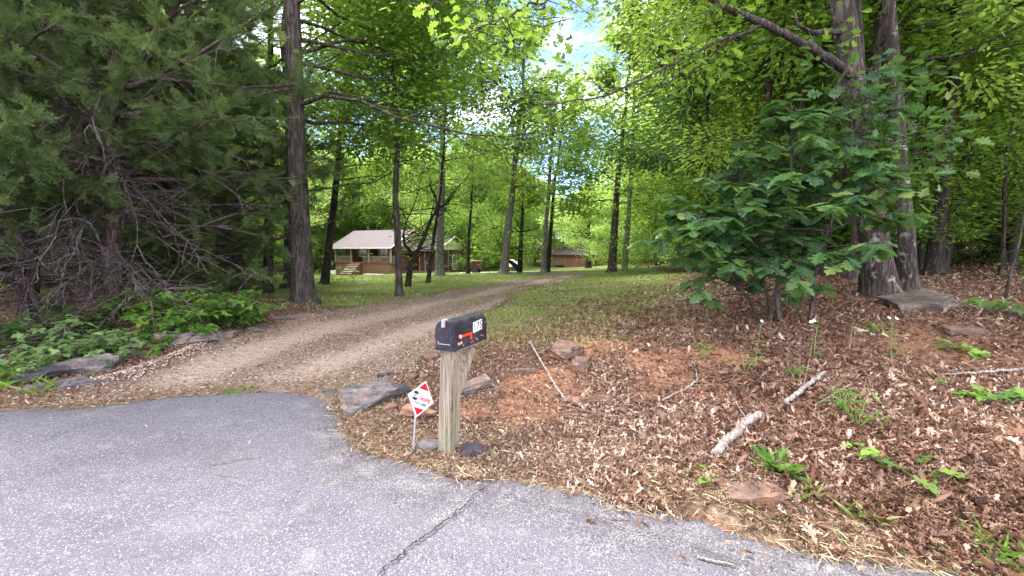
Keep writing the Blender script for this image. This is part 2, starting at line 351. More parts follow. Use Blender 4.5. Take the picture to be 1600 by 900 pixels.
def ground_mat():
    m, nt, nd, lk = newmat('ground_cover'); p = pos(nt)
    a = nt.nodes.new('ShaderNodeAttribute'); a.attribute_name = 'zone'
    sp = nt.nodes.new('ShaderNodeSeparateColor'); lk.new(a.outputs['Color'], sp.inputs[0])
    nA = noise(nt, p, 9, 5, .6); nB = noise(nt, p, 1.1, 4); nC = noise(nt, p, 45, 4, .6)
    def msk(o, k=.7):
        return sst(nt, math_(nt, 'ADD', o, math_(nt, 'MULTIPLY', math_(nt, 'SUBTRACT', nA, .5), k)), .25, .75)
    dp = mixc(nt, .06, p, noise(nt, p, 12, 2, .5, 1), 'ADD')
    vc = nt.nodes.new('ShaderNodeSeparateColor'); lk.new(voro(nt, dp, 16), vc.inputs[0]); vd = voro(nt, dp, 16, 'Distance')
    lit = ramp(nt, [(0, (.03,.017,.013)), (.35, (.075,.042,.03)), (.65, (.14,.088,.064)), (.88, (.23,.16,.125)), (1, (.34,.26,.21))], vc.outputs[0])
    lit = mixc(nt, sst(nt, vd, .25, .75), lit, (.05,.028,.02))
    lit = mixc(nt, math_(nt, 'MULTIPLY', nC, .4), lit, (.09,.055,.04))
    grs = ramp(nt, [(.25, (.075,.11,.028)), (.5, (.15,.185,.055)), (.68, (.24,.235,.10)), (.85, (.32,.27,.15))], math_(nt, 'MULTIPLY_ADD', nC, .55, math_(nt, 'MULTIPLY', nB, .5)))
    gv = nt.nodes.new('ShaderNodeSeparateColor'); lk.new(voro(nt, p, 42), gv.inputs[0]); gvd = voro(nt, p, 42, 'Distance')
    grv = ramp(nt, [(0, (.09,.056,.044)), (.4, (.19,.135,.11)), (.75, (.285,.22,.19)), (1, (.43,.37,.35))], math_(nt, 'MULTIPLY_ADD', gv.outputs[0], .6, math_(nt, 'MULTIPLY', nC, .45)))
    grv = mixc(nt, sst(nt, noise(nt, p, .9, 5), .46, .68), grv, mixc(nt, .4, grv, (.19,.105,.07)))
    tk = attr(nt, 'track'); grv = mixc(nt, math_(nt, 'MULTIPLY', tk, .7), mixc(nt, .35, grv, (.10,.065,.048)), mixc(nt, .5, grv, (.43,.335,.29)))
    cly = ramp(nt, [(.3, (.12,.056,.036)), (.55, (.21,.105,.066)), (.75, (.30,.18,.13))], math_(nt, 'MULTIPLY_ADD', nC, .5, math_(nt, 'MULTIPLY', nA, .5)))
    stw = ramp(nt, [(.3, (.085,.058,.042)), (.5, (.17,.125,.09)), (.7, (.28,.22,.165))], nC)
    c = mixc(nt, msk(sp.outputs[2], .9), lit, cly)
    al = a.outputs['Alpha']
    c = mixc(nt, math_(nt, 'MULTIPLY', msk(al, .6), .85), c, stw)
    c = mixc(nt, msk(sp.outputs[0], 1.1), c, grs)
    c = mixc(nt, msk(sp.outputs[1], .8), c, grv)
    h = math_(nt, 'ADD', math_(nt, 'MULTIPLY', nC, .6), math_(nt, 'SUBTRACT', .6, vd))
    finish(nt, c, .95, h, .7, .03, .1); return m
M_GROUND = ground_mat()

def asphalt():
    m, nt, nd, lk = newmat('asphalt'); p = pos(nt)
    vs = nt.nodes.new('ShaderNodeSeparateColor'); lk.new(voro(nt, p, 150), vs.inputs[0]); vd = voro(nt, p, 150, 'Distance')
    n1 = noise(nt, mapping(nt, p, (.55, 1.1, 1)), 1.0, 5, .6); n2 = noise(nt, p, 70, 4, .7); n3 = noise(nt, p, 4, 5, .6)
    c = ramp(nt, [(0, (.075,.067,.088)), (.45, (.118,.106,.136)), (.8, (.170,.155,.19)), (1, (.30,.278,.325))], math_(nt, 'MULTIPLY_ADD', vs.outputs[0], .62, math_(nt, 'MULTIPLY', n2, .42)))
    c = mixc(nt, sst(nt, vd, .3, .9), c, (.09,.083,.10))
    c = mixc(nt, math_(nt, 'MULTIPLY', sst(nt, n1, .47, .66), .62), c, (.075,.068,.088))
    n5 = noise(nt, mapping(nt, p, (1.6, .35, 1)), 1.3, 4, .6); c = mixc(nt, math_(nt, 'MULTIPLY', sst(nt, n5, .55, .7), .4), c, (.065,.06,.075))
    n6 = noise(nt, mapping(nt, p, (.5, .9, 1)), 1.7, 5, .65); c = mixc(nt, math_(nt, 'MULTIPLY', sst(nt, n6, .5, .85), .35), c, (.27,.25,.285))
    c = mixc(nt, math_(nt, 'MULTIPLY', sst(nt, vs.outputs[2], .90, .96), .5), c, (.42,.395,.42))
    c = mixc(nt, math_(nt, 'MULTIPLY', sst(nt, vs.outputs[2], .10, .04), .7), c, (.03,.027,.033))
    c = mixc(nt, math_(nt, 'MULTIPLY', sst(nt, n3, .55, .8), .25), c, (.36,.34,.36))
    e = attr(nt, 'edge'); ee = math_(nt, 'ADD', e, math_(nt, 'MULTIPLY', math_(nt, 'SUBTRACT', n3, .5), .9))
    old = ramp(nt, [(.35, (.055,.05,.06)), (.6, (.11,.10,.115)), (.85, (.30,.28,.30))], math_(nt, 'MULTIPLY_ADD', vs.outputs[1], .45, math_(nt, 'MULTIPLY', n3, .6)))
    c = mixc(nt, math_(nt, 'MULTIPLY', sst(nt, ee, .35, .7), .9), c, old)
    finish(nt, c, .85, math_(nt, 'SUBTRACT', n2, vd), .5, .008, .3); return m
M_ASPH = asphalt()
def simple(name, col, rough=.6, spec=.4, var=.15, sc=8, metal=0, bs=.2):
    m, nt, nd, lk = newmat(name); n = noise(nt, objc(nt), sc, 5, .6)
    c = mixc(nt, n, tuple(x*(1-var) for x in col), tuple(min(1, x*(1+var)) for x in col))
    finish(nt, c, rough, n, bs, .01, spec, metal); return m
M_WHITE = simple('white_paint', (.72,.72,.70), .5); M_DIGIT = simple('black_digit', (.015,.015,.02), .4)
M_PLATE = simple('white_plate', (.62,.62,.66), .4); M_SIGNW = simple('sign_white', (.80,.80,.82), .4, .4, .04)
M_SIGNR = simple('sign_red', (.62,.012,.03), .4); M_SIGNG = simple('sign_grey_print', (.10,.12,.20), .5); M_SIGNP = simple('sign_pink_print', (.62,.06,.14), .5)
M_SIGNF = simple('sign_faint_print', (.55,.55,.60), .5)
M_FLAG = simple('red_flag', (.62,.045,.015), .45); M_BUTTON = simple('pink_button', (.62,.36,.36), .4); M_BOLT = simple('bolt', (.38,.36,.38), .4)
M_STAKE = simple('metal_stake', (.36,.34,.40), .45, .5, .2, 20, .3)
def box_mat():
    m, nt, nd, lk = newmat('mailbox_metal'); p = objc(nt); n = noise(nt, p, 9, 6, .65); n2 = noise(nt, p, 70, 3, .6)
    c = mixc(nt, sst(nt, n, .45, .75), (.012,.011,.02), (.045,.036,.05)); c = mixc(nt, math_(nt, 'MULTIPLY', sst(nt, n2, .60, .74), .6), c, (.16,.135,.14)); c = mixc(nt, math_(nt, 'MULTIPLY', sst(nt, noise(nt, p, 22, 6, .7), .5, .75), .35), c, (.11,.085,.085))
    finish(nt, c, math_(nt, 'MULTIPLY_ADD', n, .3, .22), n2, .06, .005, .5); return m
M_BOX = box_mat()
def wood_post():
    m, nt, nd, lk = newmat('weathered_post'); p = objc(nt)
    g = noise(nt, mapping(nt, p, (45, 45, 1.6)), 1, 6, .7); n = noise(nt, p, 7, 4, .6); s = voro(nt, mapping(nt, p, (60, 60, 1.2)), 1, 'Distance', 'DISTANCE_TO_EDGE')
    c = ramp(nt, [(.28, (.06,.045,.035)), (.43, (.18,.14,.11)), (.55, (.30,.25,.205)), (.75, (.46,.42,.37))], g)
    c = mixc(nt, math_(nt, 'MULTIPLY', sst(nt, n, .5, .7), .5), c, (.30,.17,.08))
    z = nt.nodes.new('ShaderNodeSeparateXYZ'); lk.new(p, z.inputs[0])
    c = mixc(nt, math_(nt, 'MULTIPLY', sst(nt, math_(nt, 'SUBTRACT', n, math_(nt, 'MULTIPLY', z.outputs[2], .8)), .15, .5), .45), c, (.20,.23,.14))
    n9 = noise(nt, p, 60, 3); c = mixc(nt, math_(nt, 'MULTIPLY', sst(nt, n9, .66, .72), .6), c, (.6,.58,.52))
    finish(nt, c, .9, math_(nt, 'MULTIPLY', g, sst(nt, s, 0, .15)), .8, .012, .15); return m
M_POST = wood_post()
def brick_mat():
    m, nt, nd, lk = newmat('red_brick'); b = nt.nodes.new('ShaderNodeTexBrick')
    lk.new(mapping(nt, objc(nt), (1, 1, 1)), b.inputs['Vector'])
    b.inputs['Scale'].default_value = 4; b.inputs['Color1'].default_value = (.10,.043,.029,1); b.inputs['Color2'].default_value = (.15,.07,.045,1); b.inputs['Mortar'].default_value = (.18,.13,.10,1)
    b.inputs['Mortar Size'].default_value = .012
    c = mixc(nt, noise(nt, objc(nt), 2.5, 4), b.outputs[0], (.13,.05,.03)); finish(nt, c, .9, b.outputs[1], .3, .01, .1); return m
M_BRICK = brick_mat()
M_ROOF = simple('shingle_roof', (.125,.105,.11), .9, .2, .35, 3); M_ROOFB = simple('shed_roof', (.075,.058,.06), .9, .2, .4, 3)
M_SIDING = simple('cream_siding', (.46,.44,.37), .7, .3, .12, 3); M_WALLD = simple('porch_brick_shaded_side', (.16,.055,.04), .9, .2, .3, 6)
M_PORCHW = simple('porch_trim', (.24,.185,.165), .7); M_GLASS = simple('window_glass', (.02,.025,.03), .08, .6, .1, 2, 0, 0)
M_SCREEN = simple('dark_screen', (.045,.022,.02), .8, .2, .3); M_DOORB = simple('blue_screen_door', (.10,.15,.22), .5)
M_DECK = simple('red_deck', (.16,.06,.04), .8); M_CONC = simple('concrete', (.45,.41,.40), .9, .2, .2, 1.2)
def plank(name, c0, c1):
    m, nt, nd, lk = newmat(name); p = objc(nt); v = nt.nodes.new('ShaderNodeSeparateColor'); lk.new(voro(nt, mapping(nt, p, (4.5, 4.5, .01)), 1), v.inputs[0])
    n = noise(nt, mapping(nt, p, (9, 9, .8)), 1, 5); c = mixc(nt, math_(nt, 'MULTIPLY_ADD', v.outputs[0], .6, math_(nt, 'MULTIPLY', n, .4)), c0, c1)
    finish(nt, c, .85, n, .3, .02, .2); return m
M_PLANK = plank('shed_planks', (.13,.085,.05), (.24,.165,.105)); M_PDOOR = plank('shed_door_boards', (.17,.07,.05), (.25,.115,.085))
M_RUST = simple('rusty_metal', (.07,.028,.024), .8, .3, .6, 12); M_TYRE = simple('tyre_rubber', (.025,.022,.022), .8)
M_PETAL = simple('white_petal', (.85,.85,.85), .6); M_YEL = simple('flower_centre', (.7,.5,.05), .6)
M_STEM = simple('green_stem', (.12,.17,.05), .7); M_WSTEM = simple('woody_stem', (.14,.095,.07), .8)
def crackm():
    m, nt, nd, lk = newmat('crack'); finish(nt, (.03,.027,.032), .95, None); return m
M_CRACK = crackm()

# ------------------------------------------------------------------ ground, lawn, driveway from one grid
zg, zgr, zc, zs = zones(xf, yf)
def zones(x, y): return [bil(f, x, y) for f in (zg, zgr, zc, zs)]
TRK = [[(300,590),(340,570),(450,532),(560,502),(660,478),(760,458),(840,442),(888,431)],[(430,598),(480,580),(560,550),(650,516),(730,490),(800,467),(860,447),(908,432)]]
def trk(x, y):
    d = np.full(x.shape, 1e9)
    for pl in TRK:
        p = np.array([at(a, b)[:2] for a, b in pl])
        for i in range(len(p)-1):
            e = p[i+1]-p[i]; t = np.clip(((x-p[i][0])*e[0]+(y-p[i][1])*e[1])/(e@e), 0, 1); d = np.minimum(d, np.hypot(x-p[i][0]-t*e[0], y-p[i][1]-t*e[1]))
    return sstep(.55, .12, d+(fbm(x*1.8, y*1.8, 121)-.5)*.35)
ztk = trk(xf, yf); zg = zg*(1-ztk*zgr)
ids = np.arange(nx*ny).reshape(ny, nx)
quads = np.stack([ids[:-1, :-1], ids[:-1, 1:], ids[1:, 1:], ids[1:, :-1]], -1).reshape(-1, 4)
qg, qr = zg[quads].mean(1), zgr[quads].mean(1)
kind = np.where(qr > .5, 2, np.where(qg > .42, 1, 0))
def sub(name, sel):
    q = quads[sel]; u, inv = np.unique(q, return_inverse=True)
    mb = MB(); mb.raw(np.stack([xf[u], yf[u], zf[u]], -1), inv.reshape(-1), np.full(len(q), 4), 0, 0.)
    o = mb.build(name, M_GROUND, smooth=True)
    ca = o.data.color_attributes.new('zone', 'FLOAT_COLOR', 'POINT')
    ca.data.foreach_set('color', np.stack([zg[u], zgr[u], zc[u], zs[u]], -1).astype(np.float32).ravel())
    ta = o.data.attributes.new('track', 'FLOAT', 'POINT'); ta.data.foreach_set('value', ztk[u].astype(np.float32))
    tag(o, kind='structure'); return o
sub('ground', kind == 0); sub('lawn', kind == 1); sub('driveway', kind == 2)
# asphalt road: a fine sheet with a ragged edge
# the visible part of the road as a grid so that worn edges can be carried per vertex
def build_road_grid():
    ax = np.concatenate([np.arange(-60,-14,2.), np.arange(-14,-8,.4), np.arange(-8,4,.07), np.arange(4,14,.4), np.arange(14,61,2.)])
    ay = np.concatenate([np.arange(-60,-6,4.), np.arange(-6,1,.4), np.arange(1,6.4,.07), np.arange(6.4,13,.4)])
    XX, YY = np.meshgrid(ax, ay); a, b = XX.ravel(), YY.ravel(); s = sdist(rd_poly, a, b)
    # snap vertices just outside onto the edge along the gradient
    e = .01; gxx = (sdist(rd_poly, a+e, b)-s)/e; gyy = (sdist(rd_poly, a, b+e)-s)/e
    near = (s > 0) & (s < .11); a2 = np.where(near, a-gxx*s, a); b2 = np.where(near, b-gyy*s, b)
    idd = np.arange(len(a)).reshape(XX.shape); q = np.stack([idd[:-1,:-1], idd[:-1,1:], idd[1:,1:], idd[1:,:-1]], -1).reshape(-1, 4)
    sel = (s[q] < .105).all(1); q = q[sel]; u, inv = np.unique(q, return_inverse=True)
    mb = MB(); zz = .006+(fbm(a2[u]*1.5, b2[u]*1.5, 77)-.5)*.012-.006*sstep(-.1, 0, s[u])
    mb.raw(np.stack([a2[u], b2[u], zz], -1), inv.reshape(-1), np.full(len(q), 4), 0, 0.)
    o = mb.build('road', M_ASPH, smooth=True)
    # worn dark strip along the right hand verge, inside a wider darker band
    ed = np.maximum(sstep(-.95, -.05, s[u]), .42*sstep(-2.0, -.5, s[u]))*sstep(-2.6, -.9, a2[u])+.35*sstep(-.5, 0, s[u])*sstep(-1.2, -2.4, a2[u])+.45*sstep(.9, .2, np.hypot(a2[u]+4.4, (b2[u]-4.3)*1.4))
    t = o.data.attributes.new('edge', 'FLOAT', 'POINT'); t.data.foreach_set('value', np.clip(ed, 0, 1).astype(np.float32))
    tag(o, kind='structure'); return o
road = build_road_grid()
def strip(name, pts, w, mat, parent, z=.022):
    pts = np.array(pts); fine = []
    for i in range(len(pts)-1):
        for k in range(10): fine.append(pts[i]+(pts[i+1]-pts[i])*k/10)
    fine = np.array(fine)+rng.normal(0, .008, (len(fine), 2)); tg = np.gradient(fine, axis=0); nrm = np.stack([-tg[:, 1], tg[:, 0]], -1); nrm /= np.linalg.norm(nrm, axis=1)[:, None]+1e-9
    ww = w*(.4+rng.random(len(fine)))[:, None]*.5; ww[0] = ww[-1] = .0006
    a = fine+nrm*ww; b = fine-nrm*ww; n = len(fine); v = np.vstack([np.c_[a, np.full(n, z)], np.c_[b, np.full(n, z)]])
    mb = MB(); i = np.arange(n-1); q = np.stack([i, i+1, n+i+1, n+i], -1); mb.raw(v, q.reshape(-1), np.full(n-1, 4)); return mb.build(name, mat, parent)
strip('crack', [PZ(a, b, .02)[:2] for a, b in [(590,900),(605,885),(625,868),(640,852),(668,835),(690,818),(710,804),(725,790),(738,778),(748,766)]], .011, M_CRACK, road)
for ln in ([(748,766),(790,772),(850,790),(905,800)],[(700,742),(735,752),(760,760),(748,766)],[(905,800),(990,830),(1060,842)],[(1060,842),(1120,868),(1180,880)],[(520,668),(548,664),(575,655)]):
    strip('crack', [PZ(a, b, .02)[:2] for a, b in ln], .005, M_CRACK, road)
strip('crack', [PZ(a, b, .02)[:2] for a, b in [(590,905),(575,925),(560,950)]], .011, M_CRACK, road)

# ------------------------------------------------------------------ leaf templates (x along the leaf)
def fold(outline, camber=.12, droop=.15):
    """outline: right half points from base to tip (x, y>0) -> folded, bent leaf of two n-gons"""
    o = np.array(outline, float); n = len(o)
    zf_ = lambda x, y: camber*np.abs(y)*1.2-droop*x*x
    r = np.c_[o[:, 0], o[:, 1], zf_(o[:, 0], o[:, 1])]; l = r.copy(); l[:, 1] *= -1
    v = np.vstack([r, l[1:-1]])
    left = [0]+[n+i for i in range(n-2)]+[n-1]
    return v, [list(range(n)), left[::-1]]
OAK = fold([(0,0),(.08,.02),(.2,.13),(.27,.08),(.36,.27),(.45,.25),(.47,.11),(.6,.38),(.70,.34),(.68,.13),(.80,.24),(.88,.2),(.90,.09),(1,0)])
MAPLE = fold([(0,0),(.02,.03),(-.08,.3),(.1,.28),(.18,.52),(.3,.46),(.38,.6),(.42,.36),(.5,.14),(.72,.24),(.8,.13),(1,0)], .1, .2)
HEX = fold([(0,0),(.3,.24),(.7,.2),(1,0)], .2, .15)
LANCE = fold([(0,0),(.25,.09),(.6,.10),(1,0)], .15, .35)
OVAL = fold([(0,0),(.15,.22),(.4,.33),(.7,.25),(1,0)], .15, .2)
BLADE = (np.array([(0,-.5,0),(0,.5,0),(.55,.35,0),(.55,-.35,0),(1,0,-.12)]), [(0,1,2,3),(3,2,4)])
LITTER = [fold([(0,0),(.16,.12),(.26,.05),(.38,.26),(.48,.09),(.62,.33),(.70,.10),(.86,.2),(.9,.06),(1,0)], .7, .45),
          fold([(0,0),(.12,.14),(.3,.07),(.45,.24),(.58,.10),(.8,.16),(1,0)], 1.1, -.6), fold([(0,0),(.2,.10),(.35,.05),(.55,.17),(.75,.06),(1,0)], -.8, .8),
          fold([(0,0),(.03,.2),(.25,.12),(.36,.40),(.5,.13),(.62,.24),(.7,.08),(1,0)], .6, .7)]

# ------------------------------------------------------------------ deciduous trees
def bez(p0, d0, L, n, curl, nz):
    """wandering branch"""
    pts = [np.array(p0, float)]; d = np.array(d0, float)
    for k in range(n):
        d = d+np.array([0, 0, curl/n])+rng.normal(0, nz, 3); d /= np.linalg.norm(d); pts.append(pts[-1]+d*L/n)
    return np.array(pts)
def leaves_along(mb, pts, n, spread, tpl, ls, mat, flat=.5, tilt=.5, lo=.25):
    k = len(pts)-1; t = (lo+(1-lo)*rng.random(n)**.8)*k; i = np.minimum(t.astype(int), k-1); f = (t-i)[:, None]
    c = pts[i]*(1-f)+pts[i+1]*f; off = rng.normal(0, spread, (n, 3)); off[:, 2] *= flat
    d = off+(pts[-1]-pts[0])*.25*rng.random((n, 1)); d[:, 2] *= .5; d[:, 2] -= .12*np.linalg.norm(d, axis=1)
    s = ls*(.6+.7*rng.random(n)); M = dirmats(d+1e-4, tilt)*s[:, None, None]
    mb.inst(tpl[0], tpl[1], M, c+off, mat)
def deciduous(path, r0, H, cb, R, nb, nl, ls, tpl=HEX, up=.5, sparse=0, flare=1.0, nsub=5, limb_mat=0, top=.97, seed=0, aim=None, spr=.30, lowrag=.4):
    """path: function t->point on the trunk axis (0..1). returns trunk MB and crown MB"""
    tr = MB(); cr = MB(); n = 14
    ts = np.linspace(0, 1, n); pts = np.array([path(t) for t in ts]); w = rng.normal(0, r0*.22, (n, 3)); w[:, 2] = 0; w[0] = 0; pts += w*np.linspace(0, 1.6, n)[:, None]
    rad = r0*(1-.80*ts**.9); rad[0] *= 1.25+.3*flare
    # extra ring for the root flare
    p1 = pts[0]+(pts[1]-pts[0])*.12; p2 = pts[0]+(pts[1]-pts[0])*.35; pts2 = np.vstack([pts[0]-[0, 0, .25], pts[0], p1, p2, pts[1:]]); rad2 = np.concatenate([[r0*1.9*flare], [r0*1.55], [r0*1.18], [r0*1.03], rad[1:]])
    tr.tube(pts2, rad2, 14, 0, wob=.16)
    for b in range(nb):
        t = cb+(top-cb)*((b+rng.random())/nb); u = (t-cb)/(1-cb)
        k = t*(n-1); i = min(int(k), n-2); o = pts[i]*(1-(k-i))+pts[i+1]*(k-i)
        az = b*2.4+rng.normal(0, .5)
        if aim is not None: az = aim+float(np.clip(rng.normal(0, .7), -1.1, 1.1))
        L = R*(.35+.95*math.sin(math.pi*(.22+.78*u)**.85))*(.65+.6*rng.random())
        el = up*(.25+1.1*u)+rng.normal(0, .15)
        d = np.array([math.cos(az)*math.cos(el), math.sin(az)*math.cos(el), math.sin(el)])
        bp = bez(o, d, L, 7, .25, .13); br = r0*(.27*(1-.75*t))*np.linspace(1, .16, 8)
        br = np.minimum(br, .010+.018*L*np.linspace(1, .1, 8)); cr_mat = limb_mat
        tr.tube(bp, np.maximum(br, .006), 5, cr_mat, cap=False)
        if rng.random() < sparse: continue
        m = nsub+int(rng.integers(-1, 2))
        for s in range(m):
            q = .3+.7*(s+rng.random())/m; kk = q*7; ii = min(int(kk), 6); so = bp[ii]*(1-(kk-ii))+bp[ii+1]*(kk-ii)
            sd = (bp[ii+1]-bp[ii]); sd /= np.linalg.norm(sd); sd = sd+rng.normal(0, .65, 3)*np.array([1, 1, .55]); sd /= np.linalg.norm(sd)
            SL = L*(.18+.26*rng.random())+.25; sp = bez(so, sd, SL, 4, .1, .15)
            tr.tube(sp, np.linspace(max(.005, br[ii]*.5), .004, 5), 4, cr_mat, cap=False)
            leaves_along(cr, sp, max(3, int(nl/(nb*m)*(.5+rng.random()))), SL*spr, tpl, ls, 0, .55, .55)
    return tr, cr
def straight(top, base=(0, 0, 0), sway=0, s=0):
    b, t_ = np.array(base, float), np.array(top, float)
    ph = s*1.7
    return lambda t: b+(t_-b)*t+np.array([math.sin(t*4+ph)*sway*t, math.cos(t*3+ph)*sway*t, 0])

def tree_at(px, py, wpx, tpx, H, cb, R, nb, nl, ls, lm, bm, name, label, cat='tree', group=None, tpl=HEX, up=.5, sway=.15, sparse=0, flare=1, nsub=5, base=None, aim=None, spr=.30, lean_y=0, top=.97):
    g = at(px, py) if base is None else np.array(base, float)
    r0 = .5*wpx/F*g[1]/1.05
    tp = P(tpx[0], tpx[1], g[1]+lean_y); d = (tp-g); d = d/d[2]*H
    if nl > 2500: nl = int(nl*(1.9 if 'lawn' not in name else 1.45)); ls *= 1.15
    if nl > 2500 and g[1] < 15: nl = int(nl*1.75); ls *= .76
    tr, cr = deciduous(straight(d, (0, 0, 0), sway, px), r0, H, cb, R, nb, nl, ls, tpl, up, sparse, flare, nsub, aim=aim, spr=spr, top=top)
    root = empty(name, g, 0, label, cat, group)
    tr.build('trunk', bm, root, smooth=True)
    if cr.n: cr.build('crown', lm, root)
    return root, g, d

ALLT = []
# the big trunk by the left of the lawn
rA, gA, dA = tree_at(475,472,34,(459,60), 17, .22, 4.6, 40, 13000, .155, L_MID, B_BROWN, 'oak_tree', 'thickest straight trunk on the left, beside the edge of the gravel drive', tpl=HEX, flare=1.1, aim=.95, spr=.42, up=.35)
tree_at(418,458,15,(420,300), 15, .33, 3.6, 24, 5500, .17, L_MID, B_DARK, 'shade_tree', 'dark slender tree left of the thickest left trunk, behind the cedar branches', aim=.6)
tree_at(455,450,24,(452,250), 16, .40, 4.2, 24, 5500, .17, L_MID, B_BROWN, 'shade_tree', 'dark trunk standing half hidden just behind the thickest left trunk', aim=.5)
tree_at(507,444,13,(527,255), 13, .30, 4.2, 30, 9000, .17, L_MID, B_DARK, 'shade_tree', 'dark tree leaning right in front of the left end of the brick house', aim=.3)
tree_at(624,463,13,(617,250), 9.5, .40, 2.6, 22, 1500, .12, L_MID, B_BROWN, 'young_tree', 'slim tree with bare pale upper branches on the lawn in front of the porch', sparse=.6, sway=.1, up=.5)
def forked():
    g = at(637,448); root = empty('leaning_tree', g, 0, 'low dark tree forking near the ground and leaning right before the house', 'tree')
    tr = MB(); cr = MB(); Y0 = g[1]
    a = [g-[0,0,.2]]+[P(x, y, Y0) for x, y in [(638,440),(641,420),(645,405),(654,390),(664,368),(672,345),(684,325),(700,318)]]
    b = [P(x, y, Y0+.1) for x, y in [(644,408),(641,392),(632,382),(630,368),(634,350),(640,335)]]
    c = [P(x, y, Y0) for x, y in [(684,325),(680,305),(672,290)]]
    for pl, r in ((a, .14), (b, .075), (c, .05)):
        pl = np.array(pl)-g; n = len(pl); tr.tube(pl, np.linspace(r, r*.25, n), 8, wob=.1)
        for k in range(2, n):
            for q in range(4):
                dd = rng.normal(0, 1, 3)*[1, .7, .5]+[.2, 0, .25]; sp = bez(pl[k], dd/np.linalg.norm(dd), 1.1+.8*rng.random(), 5, .15, .2)
                tr.tube(sp, np.linspace(.022, .006, 6), 4, cap=False)
                if q % 2: leaves_along(cr, sp, 18, .25, HEX, .13, 0)
    tr.build('trunk', B_DARK, root, True); cr.build('crown', L_MID, root)
forked()
tree_at(669,442,7,(682,330), 8, .5, 2.0, 14, 1400, .14, L_MID, B_DARK, 'young_tree', 'thin dark leaning sapling between the forked tree and the grey trunk', sparse=.3)
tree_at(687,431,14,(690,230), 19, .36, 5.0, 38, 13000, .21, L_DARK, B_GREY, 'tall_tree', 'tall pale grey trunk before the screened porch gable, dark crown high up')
tree_at(731,428,7,(733,360), 9, .42, 2.2, 18, 2000, .18, L_MID, B_DARK, 'young_tree', 'thin black trunk beside the rusty cart at the end of the lawn')
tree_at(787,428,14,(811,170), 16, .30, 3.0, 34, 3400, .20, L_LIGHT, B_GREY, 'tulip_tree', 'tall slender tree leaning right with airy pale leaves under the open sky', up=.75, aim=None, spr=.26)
def bent():
    g = at(812,426); root = empty('bent_tree', g, 0, 'dark tree with a low bent limb reaching left towards the white trailer', 'tree'); tr = MB(); cr = MB(); Y0 = g[1]
    a = [g-[0,0,.2]]+[P(x, y, Y0) for x, y in [(812,420),(813,400),(814,375),(816,340),(818,300)]]
    b = [P(x, y, Y0) for x, y in [(812,424),(806,416),(799,410),(793,407),(788,398),(782,385),(774,370)]]
    for pl, r in ((a, .24), (b, .18)):
        pl = np.array(pl)-g; n = len(pl); tr.tube(pl, np.linspace(r, r*.4, n), 9, wob=.1)
        for k in range(2, n):
            for q in range(6):
                dd = rng.normal(0, 1, 3)*[1, .8, .4]+[0, 0, .3]; sp = bez(pl[k]+[0, 0, .6], dd/np.linalg.norm(dd), 1.8+1.2*rng.random(), 5, .15, .15)
                tr.tube(sp, np.linspace(.035, .008, 6), 4, cap=False); leaves_along(cr, sp, 70, .55, HEX, .2, 0)
    tr.build('trunk', B_DARK, root, True); cr.build('crown', L_MID, root)
bent()
tree_at(849,427,9,(860,250), 12.5, .33, 2.8, 24, 3600, .22, L_LIGHT, B_GREY, 'lawn_tree', 'grey front trunk of the close pair left of the wooden shed')
tree_at(856,425,8,(868,280), 12, .38, 2.6, 22, 3200, .22, L_MID, B_DARK, 'lawn_tree', 'dark rear trunk of the close pair left of the wooden shed')
gk = P(919,419,58); gk[2] = tz(gk[0], gk[1])
tree_at(919,419,11,(922,300), 9.5, .34, 3.7, 28, 7000, .28, L_FAR, B_DARK, 'lawn_tree', 'round pale green tree standing in front of the wooden shed door', base=gk, up=.15)
tree_at(956,425,14,(969,240), 13, .30, 2.8, 26, 5000, .21, L_LIGHT, B_BROWN, 'lawn_tree', 'stout brown trunk right of the shed where the drive crests')
tree_at(976,424,9,(986,250), 15, .30, 3.0, 26, 5000, .21, L_LIGHT, B_GREY, 'lawn_tree', 'slimmer grey trunk just right of the stout brown trunk beside the shed')

